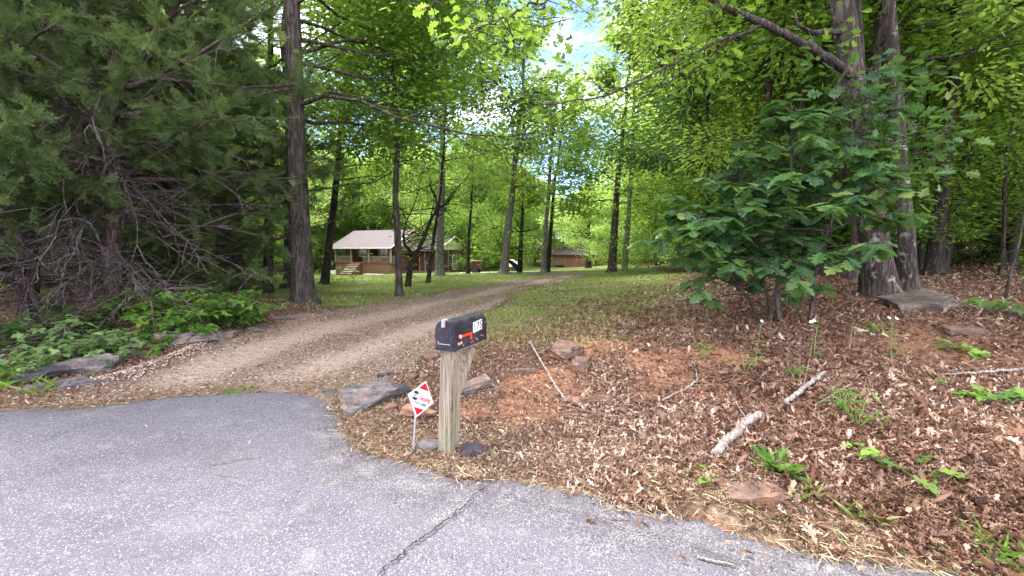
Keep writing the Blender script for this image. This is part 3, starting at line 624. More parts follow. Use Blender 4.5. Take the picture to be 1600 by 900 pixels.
# ---- right hand oak with the long limb over the drive
def oak_leaves(mb, pts, n, ls, mat=0, spread=.16, lo=.3):
    leaves_along(mb, np.array(pts), n, spread, OAK, ls, mat, .7, .55, lo)
def right_oak():
    root, g, d = tree_at(1378,468,43,(1326,40), 15, .42, 3.4, 26, 5500, .16, L_MID, B_LICH, 'oak_tree', 'thickest lichen spotted trunk on the bank at right, with a long limb over the drive', flare=.95, up=.35)
    lm = MB(); lv = MB(); Y0 = g[1]
    def path(pp, r0, r1, sides=8):
        pl = np.array([P(x, y, yy) for x, y, yy in pp])-g; n = len(pl)
        fine = np.array([[np.interp(t, range(n), pl[:, c]) for c in range(3)] for t in np.linspace(0, n-1, n*4)]); fine[1:-1] += rng.normal(0, .012, (len(fine)-2, 3))
        lm.tube(fine, np.linspace(r0, r1, len(fine)), sides, cap=False); return fine
    def twigs(f, n, L, nl, ls, lo=.2, dirn=(0, 0, -.1), mat=0):
        for k in range(n):
            i = int((lo+(1-lo)*rng.random())*(len(f)-1)); dd = rng.normal(0, 1, 3)*[1, 1, .5]+np.array(dirn); sp = bez(f[i], dd/np.linalg.norm(dd), L*(.5+rng.random()), 4, -.1, .15)
            lm.tube(sp, np.linspace(.008, .003, 5), 4, cap=False); oak_leaves(lv, sp, nl, ls, mat)
    a = path([(1330,118,Y0-.1),(1290,88,Y0-.3),(1245,62,Y0-.5),(1202,41,Y0-.7),(1150,18,Y0-.8),(1105,-4,Y0-.9),(1030,-40,Y0-1.),(960,-62,Y0-1.2),(900,-45,Y0-1.4)], .066, .022)
    b = path([(900,-45,Y0-1.4),(862,-14,Y0-1.5),(837,2,Y0-1.5),(800,22,Y0-1.5),(762,40,Y0-1.6),(724,54,Y0-1.7)], .022, .006, 5)
    b2 = path([(900,-45,Y0-1.4),(880,-30,Y0-1.5),(850,0,Y0-1.7),(850,40,Y0-1.8),(846,70,Y0-1.8)], .014, .004, 5)
    b3 = path([(900,-45,Y0-1.4),(800,-50,Y0-1.6),(740,-30,Y0-1.8),(690,-5,Y0-1.9),(665,20,Y0-1.9)], .02, .005, 5)
    c = path([(1195,40,Y0-.7),(1140,58,Y0-.8),(1090,80,Y0-.9),(1040,105,Y0-1.),(990,130,Y0-1.1),(940,150,Y0-1.2),(890,160,Y0-1.3),(840,165,Y0-1.3)], .024, .005, 5)
    c2 = path([(1150,52,Y0-.8),(1100,95,Y0-.7),(1050,125,Y0-.7),(1000,150,Y0-.8)], .016, .005, 5)
    s = path([(1325,48,Y0),(1300,48,Y0-.1),(1268,52,Y0-.2),(1250,40,Y0-.3),(1238,15,Y0-.3)], .05, .015, 6)
    for q, (tx_, ty_) in enumerate([(1300,150),(1350,170),(1400,150),(1330,220),(1390,230),(1440,200),(1290,190),(1370,300),(1430,300),(1460,250)]):
        e = path([(1335+(tx_-1335)*.25,ty_-45,Y0-.15),(1335+(tx_-1335)*.7,ty_-25,Y0-.7),(tx_,ty_,Y0-1.1-.05*q)], .014, .004, 4); twigs(e, 6, .45, 8, .17, .3, mat=1)
    twigs(a, 16, .5, 9, .14, .5); twigs(b, 16, .45, 9, .135); twigs(b2, 6, .3, 4, .125, .4); twigs(b3, 10, .45, 8, .135, .3)
    twigs(c, 16, .4, 5, .125, .25); twigs(c2, 14, .4, 7, .13, .2); twigs(s, 5, .5, 6, .13, .4)
    lm.build('limb', B_BROWN, root, True); lv.build('limb_leaves', [L_MID, L_OAK], root)
right_oak()
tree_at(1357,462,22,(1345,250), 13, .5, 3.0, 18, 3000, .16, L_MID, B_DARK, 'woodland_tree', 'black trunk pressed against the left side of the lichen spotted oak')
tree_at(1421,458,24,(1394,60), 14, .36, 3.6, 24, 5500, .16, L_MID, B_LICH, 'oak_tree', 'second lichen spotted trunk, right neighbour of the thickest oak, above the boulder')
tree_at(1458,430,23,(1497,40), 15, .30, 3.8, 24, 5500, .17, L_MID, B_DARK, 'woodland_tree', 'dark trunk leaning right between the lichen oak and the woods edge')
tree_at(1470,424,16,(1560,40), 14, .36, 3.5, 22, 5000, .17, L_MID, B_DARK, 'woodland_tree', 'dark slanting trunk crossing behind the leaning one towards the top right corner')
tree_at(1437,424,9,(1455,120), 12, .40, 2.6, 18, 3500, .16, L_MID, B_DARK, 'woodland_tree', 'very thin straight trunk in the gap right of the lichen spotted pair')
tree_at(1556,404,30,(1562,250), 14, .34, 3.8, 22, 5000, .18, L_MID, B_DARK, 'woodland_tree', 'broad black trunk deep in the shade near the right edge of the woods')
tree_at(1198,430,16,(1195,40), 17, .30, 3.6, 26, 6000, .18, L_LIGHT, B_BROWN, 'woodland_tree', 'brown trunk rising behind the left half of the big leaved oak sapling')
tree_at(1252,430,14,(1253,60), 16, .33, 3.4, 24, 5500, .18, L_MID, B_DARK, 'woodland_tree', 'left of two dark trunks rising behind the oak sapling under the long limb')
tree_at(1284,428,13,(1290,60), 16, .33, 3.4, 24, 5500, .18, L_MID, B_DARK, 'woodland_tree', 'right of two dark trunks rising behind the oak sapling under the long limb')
tree_at(1108,428,9,(1106,280), 10, .22, 2.8, 24, 6000, .17, L_DARK, B_DARK, 'woodland_tree', 'small dark tree at the lawn corner left of the oak sapling', up=.3)

# ---- big leaved oak sapling on the bank
def sapling():
    g = at(1218,503); root = empty('oak_sapling', g, 0, 'oak sapling with very large dark blue green lobed leaves on the bank', 'sapling'); st = MB(); lv = MB()
    stems = [([(1218,503),(1216,450),(1222,380),(1232,300),(1240,220),(1236,160)], .04), ([(1205,500),(1198,450),(1180,380),(1165,310),(1150,260)], .028), ([(1195,505),(1170,470),(1140,420),(1110,370),(1095,330)], .022), ([(1265,497),(1272,440),(1290,370),(1312,300),(1325,240)], .028)]
    for pp, r in stems:
        pl = np.array([P(x, y, g[1]+.15*k*random.uniform(-.6, .6)) for k, (x, y) in enumerate(pp)])-g; pl[0][2] = tz(pl[0][0]+g[0], pl[0][1]+g[1])-g[2]-.1
        f = np.array([[np.interp(t, range(len(pl)), pl[:, c]) for c in range(3)] for t in np.linspace(0, len(pl)-1, 22)]); f[1:-1] += rng.normal(0, .012, (20, 3))
        st.tube(f, np.linspace(r, .01, 22), 7)
        for k in range(34):
            lo_ = .24 if pp[0][0] < 1200 else .36; t = lo_+(1-lo_)*((k+rng.random())/34)**.9; i = min(int(t*21), 20); o = f[i]
            az = k*2.4+rng.normal(0, .4); L = (.28+.85*math.sin(math.pi*min(1, .05+t*.92)))*(.6+.5*rng.random())
            if math.sin(az) > .3: L *= .7
            if math.cos(az) > .3: L *= .72
            dd = np.array([math.cos(az), math.sin(az), .15+.25*rng.random()]); bp = bez(o, dd/np.linalg.norm(dd), L, 5, -.25, .14); st.tube(bp, np.linspace(.011, .004, 6), 4, cap=False)
            for q in (5, 4, 3):
                if q < 5 and rng.random() < .3: continue
                tip = bp[q]; m = int(rng.integers(4, 7)); aa = rng.random()*6.28+np.arange(m)*6.28/m+rng.normal(0, .25, m)
                out = (bp[5]-bp[4]); out /= np.linalg.norm(out)
                D = np.stack([np.cos(aa), np.sin(aa), np.full(m, -.42)+rng.normal(0, .25, m)], -1)*.8+out*.4
                lv.inst(OAK[0], OAK[1], dirmats(D, .2)*(.16+.10*rng.random(m))[:, None, None], np.tile(tip, (m, 1))+rng.normal(0, .015, (m, 3)))
    st.build('stem', B_BROWN, root, True); lv.build('foliage', L_OAK, root)
sapling()

# ------------------------------------------------------------------ cedars
def spray_tpl():
    V = []; Fc = []
    def tri(a, b, w):
        a, b = np.array(a, float), np.array(b, float); d = b-a; nrm = np.array([-d[1], d[0], 0]); nrm /= np.linalg.norm(nrm)+1e-9
        k = len(V); V.extend([a+nrm*w, a-nrm*w, b]); Fc.append((k, k+1, k+2))
    tri((0, 0, 0), (1, 0, -.12), .025); r = random.Random(3)
    for k in range(9):
        x = .1+k*.095; s = 1 if k % 2 else -1; L = .42*(1-x*.55); a = R_(38+r.uniform(-8, 8)); e = (x+L*math.cos(a), s*L*math.sin(a), -.10*x+r.uniform(-.08, .1))
        o = (x, 0, -.12*x); tri(o, e, .022)
        for q in (.35, .65):
            m = [o[i]+(e[i]-o[i])*q for i in range(3)]
            tri(m, (m[0]+.17, m[1]+s*.02, m[2]+r.uniform(-.06, .06)), .017); tri(m, (m[0]+.06, m[1]+s*.15, m[2]+r.uniform(-.06, .06)), .017)
    return np.array(V), Fc
SPRAY = spray_tpl()
def cedar(px, py, wpx, tpx, H, R, nb, ns, label, dead=40, base=None, live=.13):
    g = at(px, py) if base is None else np.array(base, float); r0 = .5*wpx/F*g[1]; tp = P(tpx[0], tpx[1], g[1]); d = tp-g; d = d/d[2]*H
    root = empty('cedar_tree', g, 0, label, 'tree', 'cedar trees along the left side of the drive')
    tr = MB(); dd_ = MB(); cr = MB(); n = 12; ts = np.linspace(0, 1, n); pts = np.array([d*t for t in ts])+np.c_[rng.normal(0, .05, (n, 2)), np.zeros(n)]; pts[0] = (0, 0, -.25)
    tr.tube(pts, r0*(1.15-1.08*ts)+.012, 12, wob=.2)
    for b in range(nb):
        u = (b+rng.random())/nb; z = H*(live+(.97-live)*u**1.25); o = np.array([np.interp(z, pts[:, 2], pts[:, c]) for c in range(3)])
        az = b*2.4+rng.normal(0, .4); L = R*(1-.82*u**1.1)*(.7+.5*rng.random()); el = .12+.5*u+rng.normal(0, .12)
        bp = bez(o, (math.cos(az)*math.cos(el), math.sin(az)*math.cos(el), math.sin(el)), L, 8, -.12+.35*rng.random(), .09)
        tr.tube(bp, np.linspace(.014+.011*L, .006, 9), 5, cap=False)
        m = max(4, int(ns/nb*(.35+1.1*(1-u)))); mt = max(4, m//16)
        for q in range(mt):
            t = .22+.78*(q+rng.random())/mt; k = min(int(t*8), 7); so = bp[k]+(bp[k+1]-bp[k])*(t*8-k)
            sd = (bp[k+1]-bp[k]); sd /= np.linalg.norm(sd); sd = sd*.6+rng.normal(0, .7, 3)*[1, 1, .5]+[0, 0, -.05]; sd /= np.linalg.norm(sd); sl = (.35+.55*rng.random())*(.6+.14*L)
            sp = bez(so, sd, sl, 4, -.15, .12); tr.tube(sp, np.linspace(.007, .003, 5), 3, cap=False)
            k2 = 22; tt = (.1+.9*rng.random(k2))*4; ii = np.minimum(tt.astype(int), 3); c = sp[ii]+(sp[ii+1]-sp[ii])*(tt-ii)[:, None]
            D = (sp[ii+1]-sp[ii]); D /= np.linalg.norm(D, axis=1)[:, None]; D = D+rng.normal(0, .55, (k2, 3)); D[:, 2] -= .15
            cr.inst(SPRAY[0], SPRAY[1], dirmats(D, .7)*(.13+.15*rng.random(k2))[:, None, None], c, 0)
    for b in range(dead):
        z = H*.03+rng.random()*H*(live+.11); o = np.array([np.interp(z, pts[:, 2], pts[:, c]) for c in range(3)]); az = rng.normal(-1.2, 1.1); el = rng.normal(-.05, .3); L = R*(.25+.55*rng.random())
        bp = bez(o, (math.cos(az)*math.cos(el), math.sin(az)*math.cos(el), math.sin(el)), L, 8, -.35, .12); dd_.tube(bp, np.linspace(.011, .003, 9), 4, cap=False)
        for q in range(10):
            k = int(rng.integers(2, 8)); sd = (bp[k]-bp[k-1]); sd = sd/np.linalg.norm(sd)+rng.normal(0, .6, 3); sp = bez(bp[k], sd/np.linalg.norm(sd), .25+.55*rng.random(), 5, -.25, .2); dd_.tube(sp, np.linspace(.006, .002, 6), 3, cap=False)
    tr.build('trunk', B_CEDAR, root, True); cr.build('crown', L_CEDAR, root)
    if dead: dd_.build('dead_branches', B_DEAD, root)
    return root, g
c1, g1 = cedar(366,452,26,(352,100), 11, 4.0, 80, 12500, 'cedar with brown hanging spray, nearest the thickest left trunk', 150, live=.30)
db = MB(); o_ = P(415,232,g1[1]-1.2)-g1
for k in range(40):
    D = np.array([[rng.normal(0, .25), rng.normal(0, .25), -1]]); db.inst(SPRAY[0], SPRAY[1], dirmats(D, .6, (1, 0, .1))*.3, (o_+rng.normal(0, 1, 3)*[.06, .06, .22]-[0, 0, .15])[None])
db.build('brown_spray', L_BROWN, c1)
cedar(284,464,26,(276,150), 12, 3.8, 84, 15000, 'middle cedar with masses of bare grey twigs above the maple bush', 190, live=.29)
cedar(184,497,20,(176,250), 11, 3.7, 90, 17000, 'cedar with a thin trunk in deep shade left of the rock edging', 110, live=.17)
bC = P(40,500,7.2); bC[2] = tz(bC[0], bC[1])
cedar(40,500,22,(36,300), 11, 3.8, 90, 17000, 'leftmost cedar, feathery foliage hanging down to the pale shrubs', 40, bC, .05)
bC = np.array([-7.6, 10.2, 0]); bC[2] = tz(bC[0], bC[1])
cedar(300,440,22,(300,200), 12, 3.8, 70, 10000, 'far cedar standing behind the middle cedar in the shade', 10, bC, .04)
for q, (cx, cy_, lb) in enumerate([(-11.5, 11.0, 'cedar at the back of the dark thicket, in line behind the leftmost cedar'), (-9.6, 13.5, 'cedar at the back of the dark thicket, in line behind the thin trunked cedar')]):
    cedar(100, 440, 16, (100, 200), 11, 3.6, 60, 8000, lb, 10, (cx, cy_, tz(cx, cy_)), .03)

# ------------------------------------------------------------------ woodland prototypes, copied
def proto(seed, H, r0, cb, R, nb, nl, ls, up, lm, bm):
    tr, cr = deciduous(straight((rng.normal(0, .5), rng.normal(0, .5), H), (0, 0, 0), .25, seed), r0, H, cb, R, nb, nl, ls, HEX, up)
    return tr.build('trunk', bm, mesh_only=True, smooth=True), cr.build('crown', lm, mesh_only=True), H
PR_TALL = [proto(1, 17, .17, .20, 4.2, 38, 15000, .24, .5, L_MID, B_DARK), proto(2, 19, .20, .26, 4.6, 38, 15000, .25, .45, L_FAR, B_BROWN), proto(3, 16, .14, .16, 3.8, 38, 15000, .23, .5, L_MID, B_DARK)]
PR_NEAR = [proto(11, 15, .13, .18, 4.0, 44, 30000, .15, .45, L_MID, B_DARK), proto(12, 16, .16, .22, 4.2, 44, 30000, .155, .45, L_LIGHT, B_BROWN), proto(13, 6.5, .06, .08, 2.9, 36, 15000, .12, .35, L_MID, B_DARK)]
PR_LOW = [proto(4, 6.0, .06, .06, 2.7, 32, 9000, .17, .35, L_MID, B_DARK), proto(5, 5.0, .05, .05, 2.4, 30, 8000, .16, .3, L_FAR, B_DARK), proto(6, 7.5, .07, .08, 3.0, 34, 10000, .17, .35, L_MID, B_BROWN)]
def put(pr, x, y, s, name, label, cat, group, sz=None):
    z = tz(x, y); root = empty(name, (x, y, z), random.uniform(0, 6.28), label, cat, group); root.scale = (s, s, sz or s)
    for nm, me in (('trunk', pr[0]), ('crown', pr[1])):
        o = bpy.data.objects.new(nm, me); COL.objects.link(o); o.parent = root
    return root
def region(n, fn, mind):
    out = []; tries = 0
    while len(out) < n and tries < 8000:
        tries += 1; p = fn()
        if p is None: continue
        if all((p[0]-q[0])**2+(p[1]-q[1])**2 > mind**2 for q in out): out.append(p)
    return out
ru = random.uniform
def f_right():
    y = ru(9, 48); x = ru(7, 46)
    return (x, y) if x > .60*y+1.0 or (y > 19 and x > .46*y) else None
for i, (x, y) in enumerate(region(56, f_right, 3.0)):
    put(PR_NEAR[i % 2] if y < 22 else PR_TALL[i % 3], x, y, ru(.75, 1.1), 'woodland_tree', 'slender forest tree deep in the shaded woods on the right', 'tree', 'forest trees in the woods on the right')
def f_rlow():
    y = ru(10, 42); x = ru(6, 36)
    return (x, y) if x > .50*y+1.5 else None
for i, (x, y) in enumerate(region(46, f_rlow, 2.3)):
    put(PR_NEAR[2] if y < 20 else PR_LOW[i % 3], x, y, ru(.7, 1.1), 'understory_tree', 'leafy understory tree between the trunks of the woods on the right', 'tree', 'understory trees in the woods on the right')
def f_left():
    y = ru(16, 58); x = ru(-50, -8)
    return (x, y) if x < -.70*y-4 else None
for i, (x, y) in enumerate(region(30, f_left, 3.6)):
    put(PR_TALL[i % 3], x, y, ru(.8, 1.15), 'woodland_tree', 'forest tree in the dense woods behind the cedars on the left', 'tree', 'forest trees behind the cedars')
def f_llow():
    y = ru(13, 52); x = ru(-42, -7)
    return (x, y) if x < -.62*y-.5 else None
for i, (x, y) in enumerate(region(40, f_llow, 2.4)):
    put(PR_LOW[i % 3], x, y, ru(.8, 1.3), 'understory_tree', 'leafy understory tree in the woods behind the cedars on the left', 'tree', 'understory trees behind the cedars')
# trees round the far side of the yard
def f_back():
    y = ru(72, 92); x = ru(-50, 36)
    if 2 < x < 20 and y < 84: return None
    if -14 > x > -34 and y < 80: return None
    if abs(x/y-.12) < .05 : return None
    return (x, y)
for i, (x, y) in enumerate(region(46, f_back, 3.6)):
    put(PR_TALL[(1, 1, 0)[i % 3]], x, y, ru(.85, 1.15), 'yard_tree', 'pale green tree along the far edge of the yard behind house and shed', 'tree', 'trees along the far edge of the yard')
for i, (x, y) in enumerate(region(60, lambda: (lambda y, x: None if (1 < x < 19 and y < 82) or (-12 > x > -34 and y < 80) else (x, y))(ru(66, 92), ru(-46, 34)), 2.6)):
    put(PR_LOW[i % 3], x, y, ru(1.1, 1.9), 'yard_shrub_tree', 'low bushy tree filling the far edge of the yard', 'tree', 'low trees along the far edge of the yard')
# mid right edge of the lawn, beyond the crest
for i, (x, y) in enumerate([(11.2,24),(12.5,29),(13.5,34),(12.6,38),(14.5,42),(17,50),(12,52),(15,58),(20,60),(8.4,20.5),(10.6,19)]):
    put((PR_TALL+PR_LOW)[(1,4,2,1,5,0,4,1,2,3,2)[i]], x, y, ru(.8, 1.05), 'lawn_edge_tree', 'green tree along the right edge of the lawn beyond the crest of the drive', 'tree', 'trees along the right edge of the lawn')
for i, (x, y) in enumerate([(-22.5,38),(-26,46),(-31,56),(-36,64)]):
    put((PR_TALL+PR_LOW)[(1,5,1,0)[i]], x, y, ru(.85, 1.1), 'lawn_edge_tree', 'green tree along the left edge of the lawn short of the house', 'tree', 'trees along the left edge of the lawn')
for i, (x, y) in enumerate([(-2.2,79),(-8.4,78),(-14.5,80),(-4.2,74),(-20,82),(-1.5,86),(-11,90),(-6.5,86),(-25,84),(-30,80),(-35,86),(-28,92),(-22,93),(-17,88),(-38,78),(-40,90),(-33,96),(-15,97)]):
    put(PR_TALL[1 if i % 3 else 0], x, y, ru(1.1, 1.3), 'yard_tree', 'tall pale green tree rising behind the brick house', 'tree', 'tall trees rising behind the house')
# far wood as one mass
def far_wood():
    mb = MB(); tb = MB()
    for i in range(230):
        y = ru(94, 140); x = ru(-1.25*y, 1.25*y); 
        if abs(x/y-.12) < .03 and rng.random() < .7: continue
        H = ru(17, 25)*(.9 if -.02 < x/y < .25 else 1.5); z = tz(x, y); R = ru(3.5, 5.2)
        tb.tube([(x, y, z-.3), (x+ru(-.4, .4), y, z+H*.8)], [.22, .06], 5, 1)
        n = 1300; v = rng.normal(0, 1, (n, 3)); v /= np.linalg.norm(v, axis=1)[:, None]; cl = rng.normal(0, 1, (14, 3)); cl /= np.linalg.norm(cl, axis=1)[:, None]
        c = cl[rng.integers(0, 14, n)]*[R*.75, R*.75, H*.34]*(.5+.5*rng.random((n, 1)))+rng.normal(0, .8, (n, 3))+[x, y, z+H*.55]
        M = rotmats(rng.random(n)*6.28, rng.normal(0, .6, n), rng.random(n)*6.28)*(.6+.6*rng.random(n))[:, None, None]
        mb.inst(HEX[0], HEX[1], M, c, 0)
    mb.v += tb.v; mb.l += [l+mb.n for l in tb.l]; mb.c += tb.c; mb.m += tb.m; mb.r += tb.r
    tag(mb.build('woodland', [L_FAR, B_DARK]), 'far wood of pale green trees beyond the yard', 'woodland', kind='stuff')
far_wood()

# ------------------------------------------------------------------ brick house
def poly(mb, pts, th, mat=0):
    """flat polygon given thickness along its normal"""
    p = np.array(pts, float); n = np.cross(p[1]-p[0], p[2]-p[0]); n /= np.linalg.norm(n); k = len(p)
    v = np.vstack([p, p-n*th]); mb.add(v, [list(range(k)), list(range(2*k-1, k-1, -1))]+[(i, k+i, k+(i+1) % k, (i+1) % k) for i in range(k)], mat)
def house():
    C = P(612,426,62); Lp = P(525,432,67); gz = -2.05
    ang = math.atan2(C[1]-Lp[1], C[0]-Lp[0]); root = empty('brick_house', (C[0], C[1], gz), ang, 'low brick house with a railed front porch, lilac roof and screened side wing', 'house')
    fl = 1.75; ev = 4.15; rg = 6.75; LX = -11.3; D = 9.; PY = 2.2
    def b(name, m, boxes, par=root):
        mb = MB()
        for a, c in boxes: mb.box(a, c)
        return mb.build(name, m, par)
    b('foundation', M_BRICK, [((LX,0,-.6),(0,PY-.01,fl-.12)), ((LX,PY,-.6),(-.001,D,fl))])
    b('porch_floor', M_DECK, [((LX-.1,-.12,fl-.117),(.1,PY-.012,fl+.02))])
    b('wall', M_BRICK, [((LX,PY,fl+.003),(0,D,ev))])
    g = MB(); poly(g, [(.02,-.2,ev+.05),(.02,D+.2,ev+.05),(.02,D/2,rg-.12)], .08); g.build('gable', M_SIDING, root); g = MB(); poly(g, [(LX-.02,-.2,ev+.05),(LX-.02,D/2,rg-.12),(LX-.02,D+.2,ev+.05)], .08); g.build('gable', M_SIDING, root)
    r = MB(); poly(r, [(LX-.6,-.7,ev-.12),(.6,-.7,ev-.12),(.6,D/2,rg),(LX-.6,D/2,rg)], .14); poly(r, [(LX-.6,D/2,rg),(.6,D/2,rg),(.6,D+.7,ev-.12),(LX-.6,D+.7,ev-.12)], .14)
    rf = r.build('roof', M_ROOF, root)
    b('fascia', M_WHITE, [((LX-.6,-.74,ev-.34),(.6,-.702,ev-.13))], rf)
    rk = MB(); rk.tube([(.62,-.7,ev-.2),(.62,D/2,rg-.09),(.62,D+.7,ev-.2)], .1, 4); rk.build('rake_board', M_WHITE, rf)
    b('porch_beam', M_PORCHW, [((LX,-.08,ev-.36),(.05,.12,ev-.16))])
    b('chimney', M_BRICK, [((-.2,6.4,ev),(1.3,7.4,rg+.45)), ((-.28,6.32,rg+.452),(1.38,7.48,rg+.6))], rf)
    for x in (-.12, -4.3, -7.9, LX+.12): b('porch_post', M_PORCHW, [((x-.11,-.1,fl+.022),(x+.11,.12,ev-.362))])
    for x0, x1 in ((-4.15,-.28), (LX+.28,-8.05), (-5.6,-4.45)):
        bx = [((x0,-.04,fl+.88),(x1,.04,fl+.96)), ((x0,-.03,fl+.12),(x1,.03,fl+.18))]; k = x0+.1
        while k < x1-.05: bx.append(((k,-.02,fl+.181),(k+.05,.02,fl+.879))); k += .2
        b('railing', M_PORCHW, bx)
    b('railing', M_PORCHW, [((.0,.2,fl+.88),(.08,PY-.1,fl+.96))]+[((.02,y,fl+.1),(.06,y+.05,fl+.879)) for y in np.arange(.25, PY-.2, .2)])
    st = [((-7.7,-.14-.33*(k+1),-.3),(-5.7,-.14-.33*k,fl-.13-.24*(k+1)+.24)) for k in range(7)]
    b('steps', M_BRICK, [(a, c) for a, c in st]); b('stair_treads', M_CONC, [((a[0]-.03, a[1]-.03, c[2]+.002), (c[0]+.03, c[1]-.002, c[2]+.05)) for a, c in st])
    for x in (-3.3, -7.6):
        f = b('window', M_WHITE, [((x-.75,PY-.06,fl+.75),(x+.75,PY-.003,fl+2.1))]); b('pane', M_GLASS, [((x-.62,PY-.075,fl+.86),(x-.02,PY-.061,fl+2.0)), ((x+.02,PY-.075,fl+.86),(x+.62,PY-.061,fl+2.0))], f)
        for s in (-1, 1): b('shutter', M_PORCHW, [((x+s*1.0-.2,PY-.05,fl+.7),(x+s*1.0+.2,PY-.003,fl+2.15))])
    dr = b('front_door', M_SCREEN, [((-5.75,PY-.06,fl+.025),(-4.8,PY-.003,fl+2.1))]); b('door_panel', M_PORCHW, [((-5.65,PY-.075,fl+.15),(-4.9,PY-.062,fl+.95))], dr)
    # wing: set back, lower roof, screened
    y0 = 3.0; y1 = 11.5; W_ = 5.7; we = 3.65; wr = 5.75; wf = .55; ym = (y0+y1)/2
    b('wing_base', M_BRICK, [((.004,y0,-.6),(W_,y1,wf))])
    b('wing_wall', M_WALLD, [((.004,y0+2.2,wf+.003),(2.6,y1-.1,we)), ((2.603,y0+3.0,wf+.003),(W_-2.0,y1-.1,we))])
    b('screen', M_SCREEN, [((2.7,y0+.12,wf+.003),(W_-.12,y0+.14,we-.1)), ((W_-.14,y0+.14,wf+.003),(W_-.12,y1-.2,we-.1))])
    b('screen_frame', M_PORCHW, [((x,y0+.02,wf+.003),(x+.09,y0+.11,we)) for x in (2.6, 3.6, 4.6, 5.55)]+[((W_-.1,y,wf+.003),(W_-.01,y+.09,we)) for y in (y0+1.6, y0+3.1, y0+5.9, y0+7.2, y1-.1)]+[((W_-.1,y0+.2,wf+.7),(W_-.02,y1-.2,wf+.78))])
    d2 = b('screen_door', M_WHITE, [((W_-.09,y0+4.2,wf+.003),(W_-.005,y0+5.3,wf+2.35))]); b('pane', M_DOORB, [((W_-.004,y0+4.32,wf+1.0),(W_+.01,y0+5.18,wf+2.2)), ((W_-.004,y0+4.32,wf+.15),(W_+.01,y0+5.18,wf+.9))], d2)
    g = MB(); poly(g, [(W_,y0-.3,we),(W_,y1+.3,we),(W_,ym,wr-.1)], .08); g.build('wing_gable', M_SIDING, root)
    r = MB(); poly(r, [(.03,y0-.6,we-.1),(W_+.5,y0-.6,we-.1),(W_+.5,ym,wr),(.03,ym,wr)], .13); poly(r, [(.03,ym,wr),(W_+.5,ym,wr),(W_+.5,y1+.6,we-.1),(.03,y1+.6,we-.1)], .13)
    wrf = r.build('wing_roof', M_ROOF, root); rk = MB(); rk.tube([(W_+.52,y0-.6,we-.2),(W_+.52,ym,wr-.08),(W_+.52,y1+.6,we-.2)], .1, 4); rk.build('rake_board', M_WHITE, wrf)
    b('walkway', M_CONC, [((-4.,-1.6,-.4),(5.,-.6,.16))])
house()
# concrete pad, low brick wall and small things before the wing
pd = MB(); pc = P(770,424,54); pz = tz(pc[0], pc[1])
a_ = [(-7.2,50.5),(1.2,51.5),(1.6,57),(-6.5,57.5)]
poly(pd, [(x, y, tz(x, y)+.09) for x, y in a_], .5); tag(pd.build('parking_pad', M_CONC), kind='structure')
def cart():
    g = P(741,432,49); g[2] = tz(g[0], g[1]); root = empty('garden_cart', g, R_(-12), 'rusty dark red garden cart with a pale top rail beside thin trunk', 'cart')
    m = MB(); m.box((-.75,-.5,.55), (.75,.5,1.45)); 
    for x in np.arange(-.7, .71, .2): m.box((x-.03,-.53,.56), (x+.03,-.503,1.44))
    m.build('box', M_RUST, root)
    m = MB(); m.box((-.82,-.56,1.453), (.82,.56,1.52)); m.build('top_rail', M_PORCHW, root)
    for y in (-.6, .6):
        m = MB(); m.tube([(.25, y-.06, .34), (.25, y+.06, .34)], .34, 20); m.build('wheel', M_TYRE, root)
    m = MB(); m.tube([(-.6, 0, .6), (-1.3, 0, .12)], .035, 6); m.build('handle', M_RUST, root)
    m = MB(); m.box((-.63,-.05,-.03), (-.55,.05,.56)); m.build('leg', M_RUST, root)
cart()
def trailer():
    g = P(797,420,60); g[2] = tz(g[0], g[1]); root = empty('small_trailer', g, R_(20), 'small white trailer with a black wheel peeping out behind the slender tree', 'trailer')
    m = MB(); m.box((-.9,-.6,.75), (.9,.6,1.5)); m.box((-.8,-.5,1.503), (.5,.5,1.75)); m.build('body', M_WHITE, root)
    for y in (-.66, .66):
        m = MB(); m.tube([(.3, y-.08, .42), (.3, y+.08, .42)], .44, 20); m.build('wheel', M_TYRE, root)
    m = MB(); m.tube([(.9, 0, .8), (1.7, 0, .5)], .04, 6); m.build('tow_bar', M_RUST, root); m = MB(); m.box((-.5,-.72,.4), (.5,.72,.74)); m.build('chassis', M_RUST, root)
trailer()
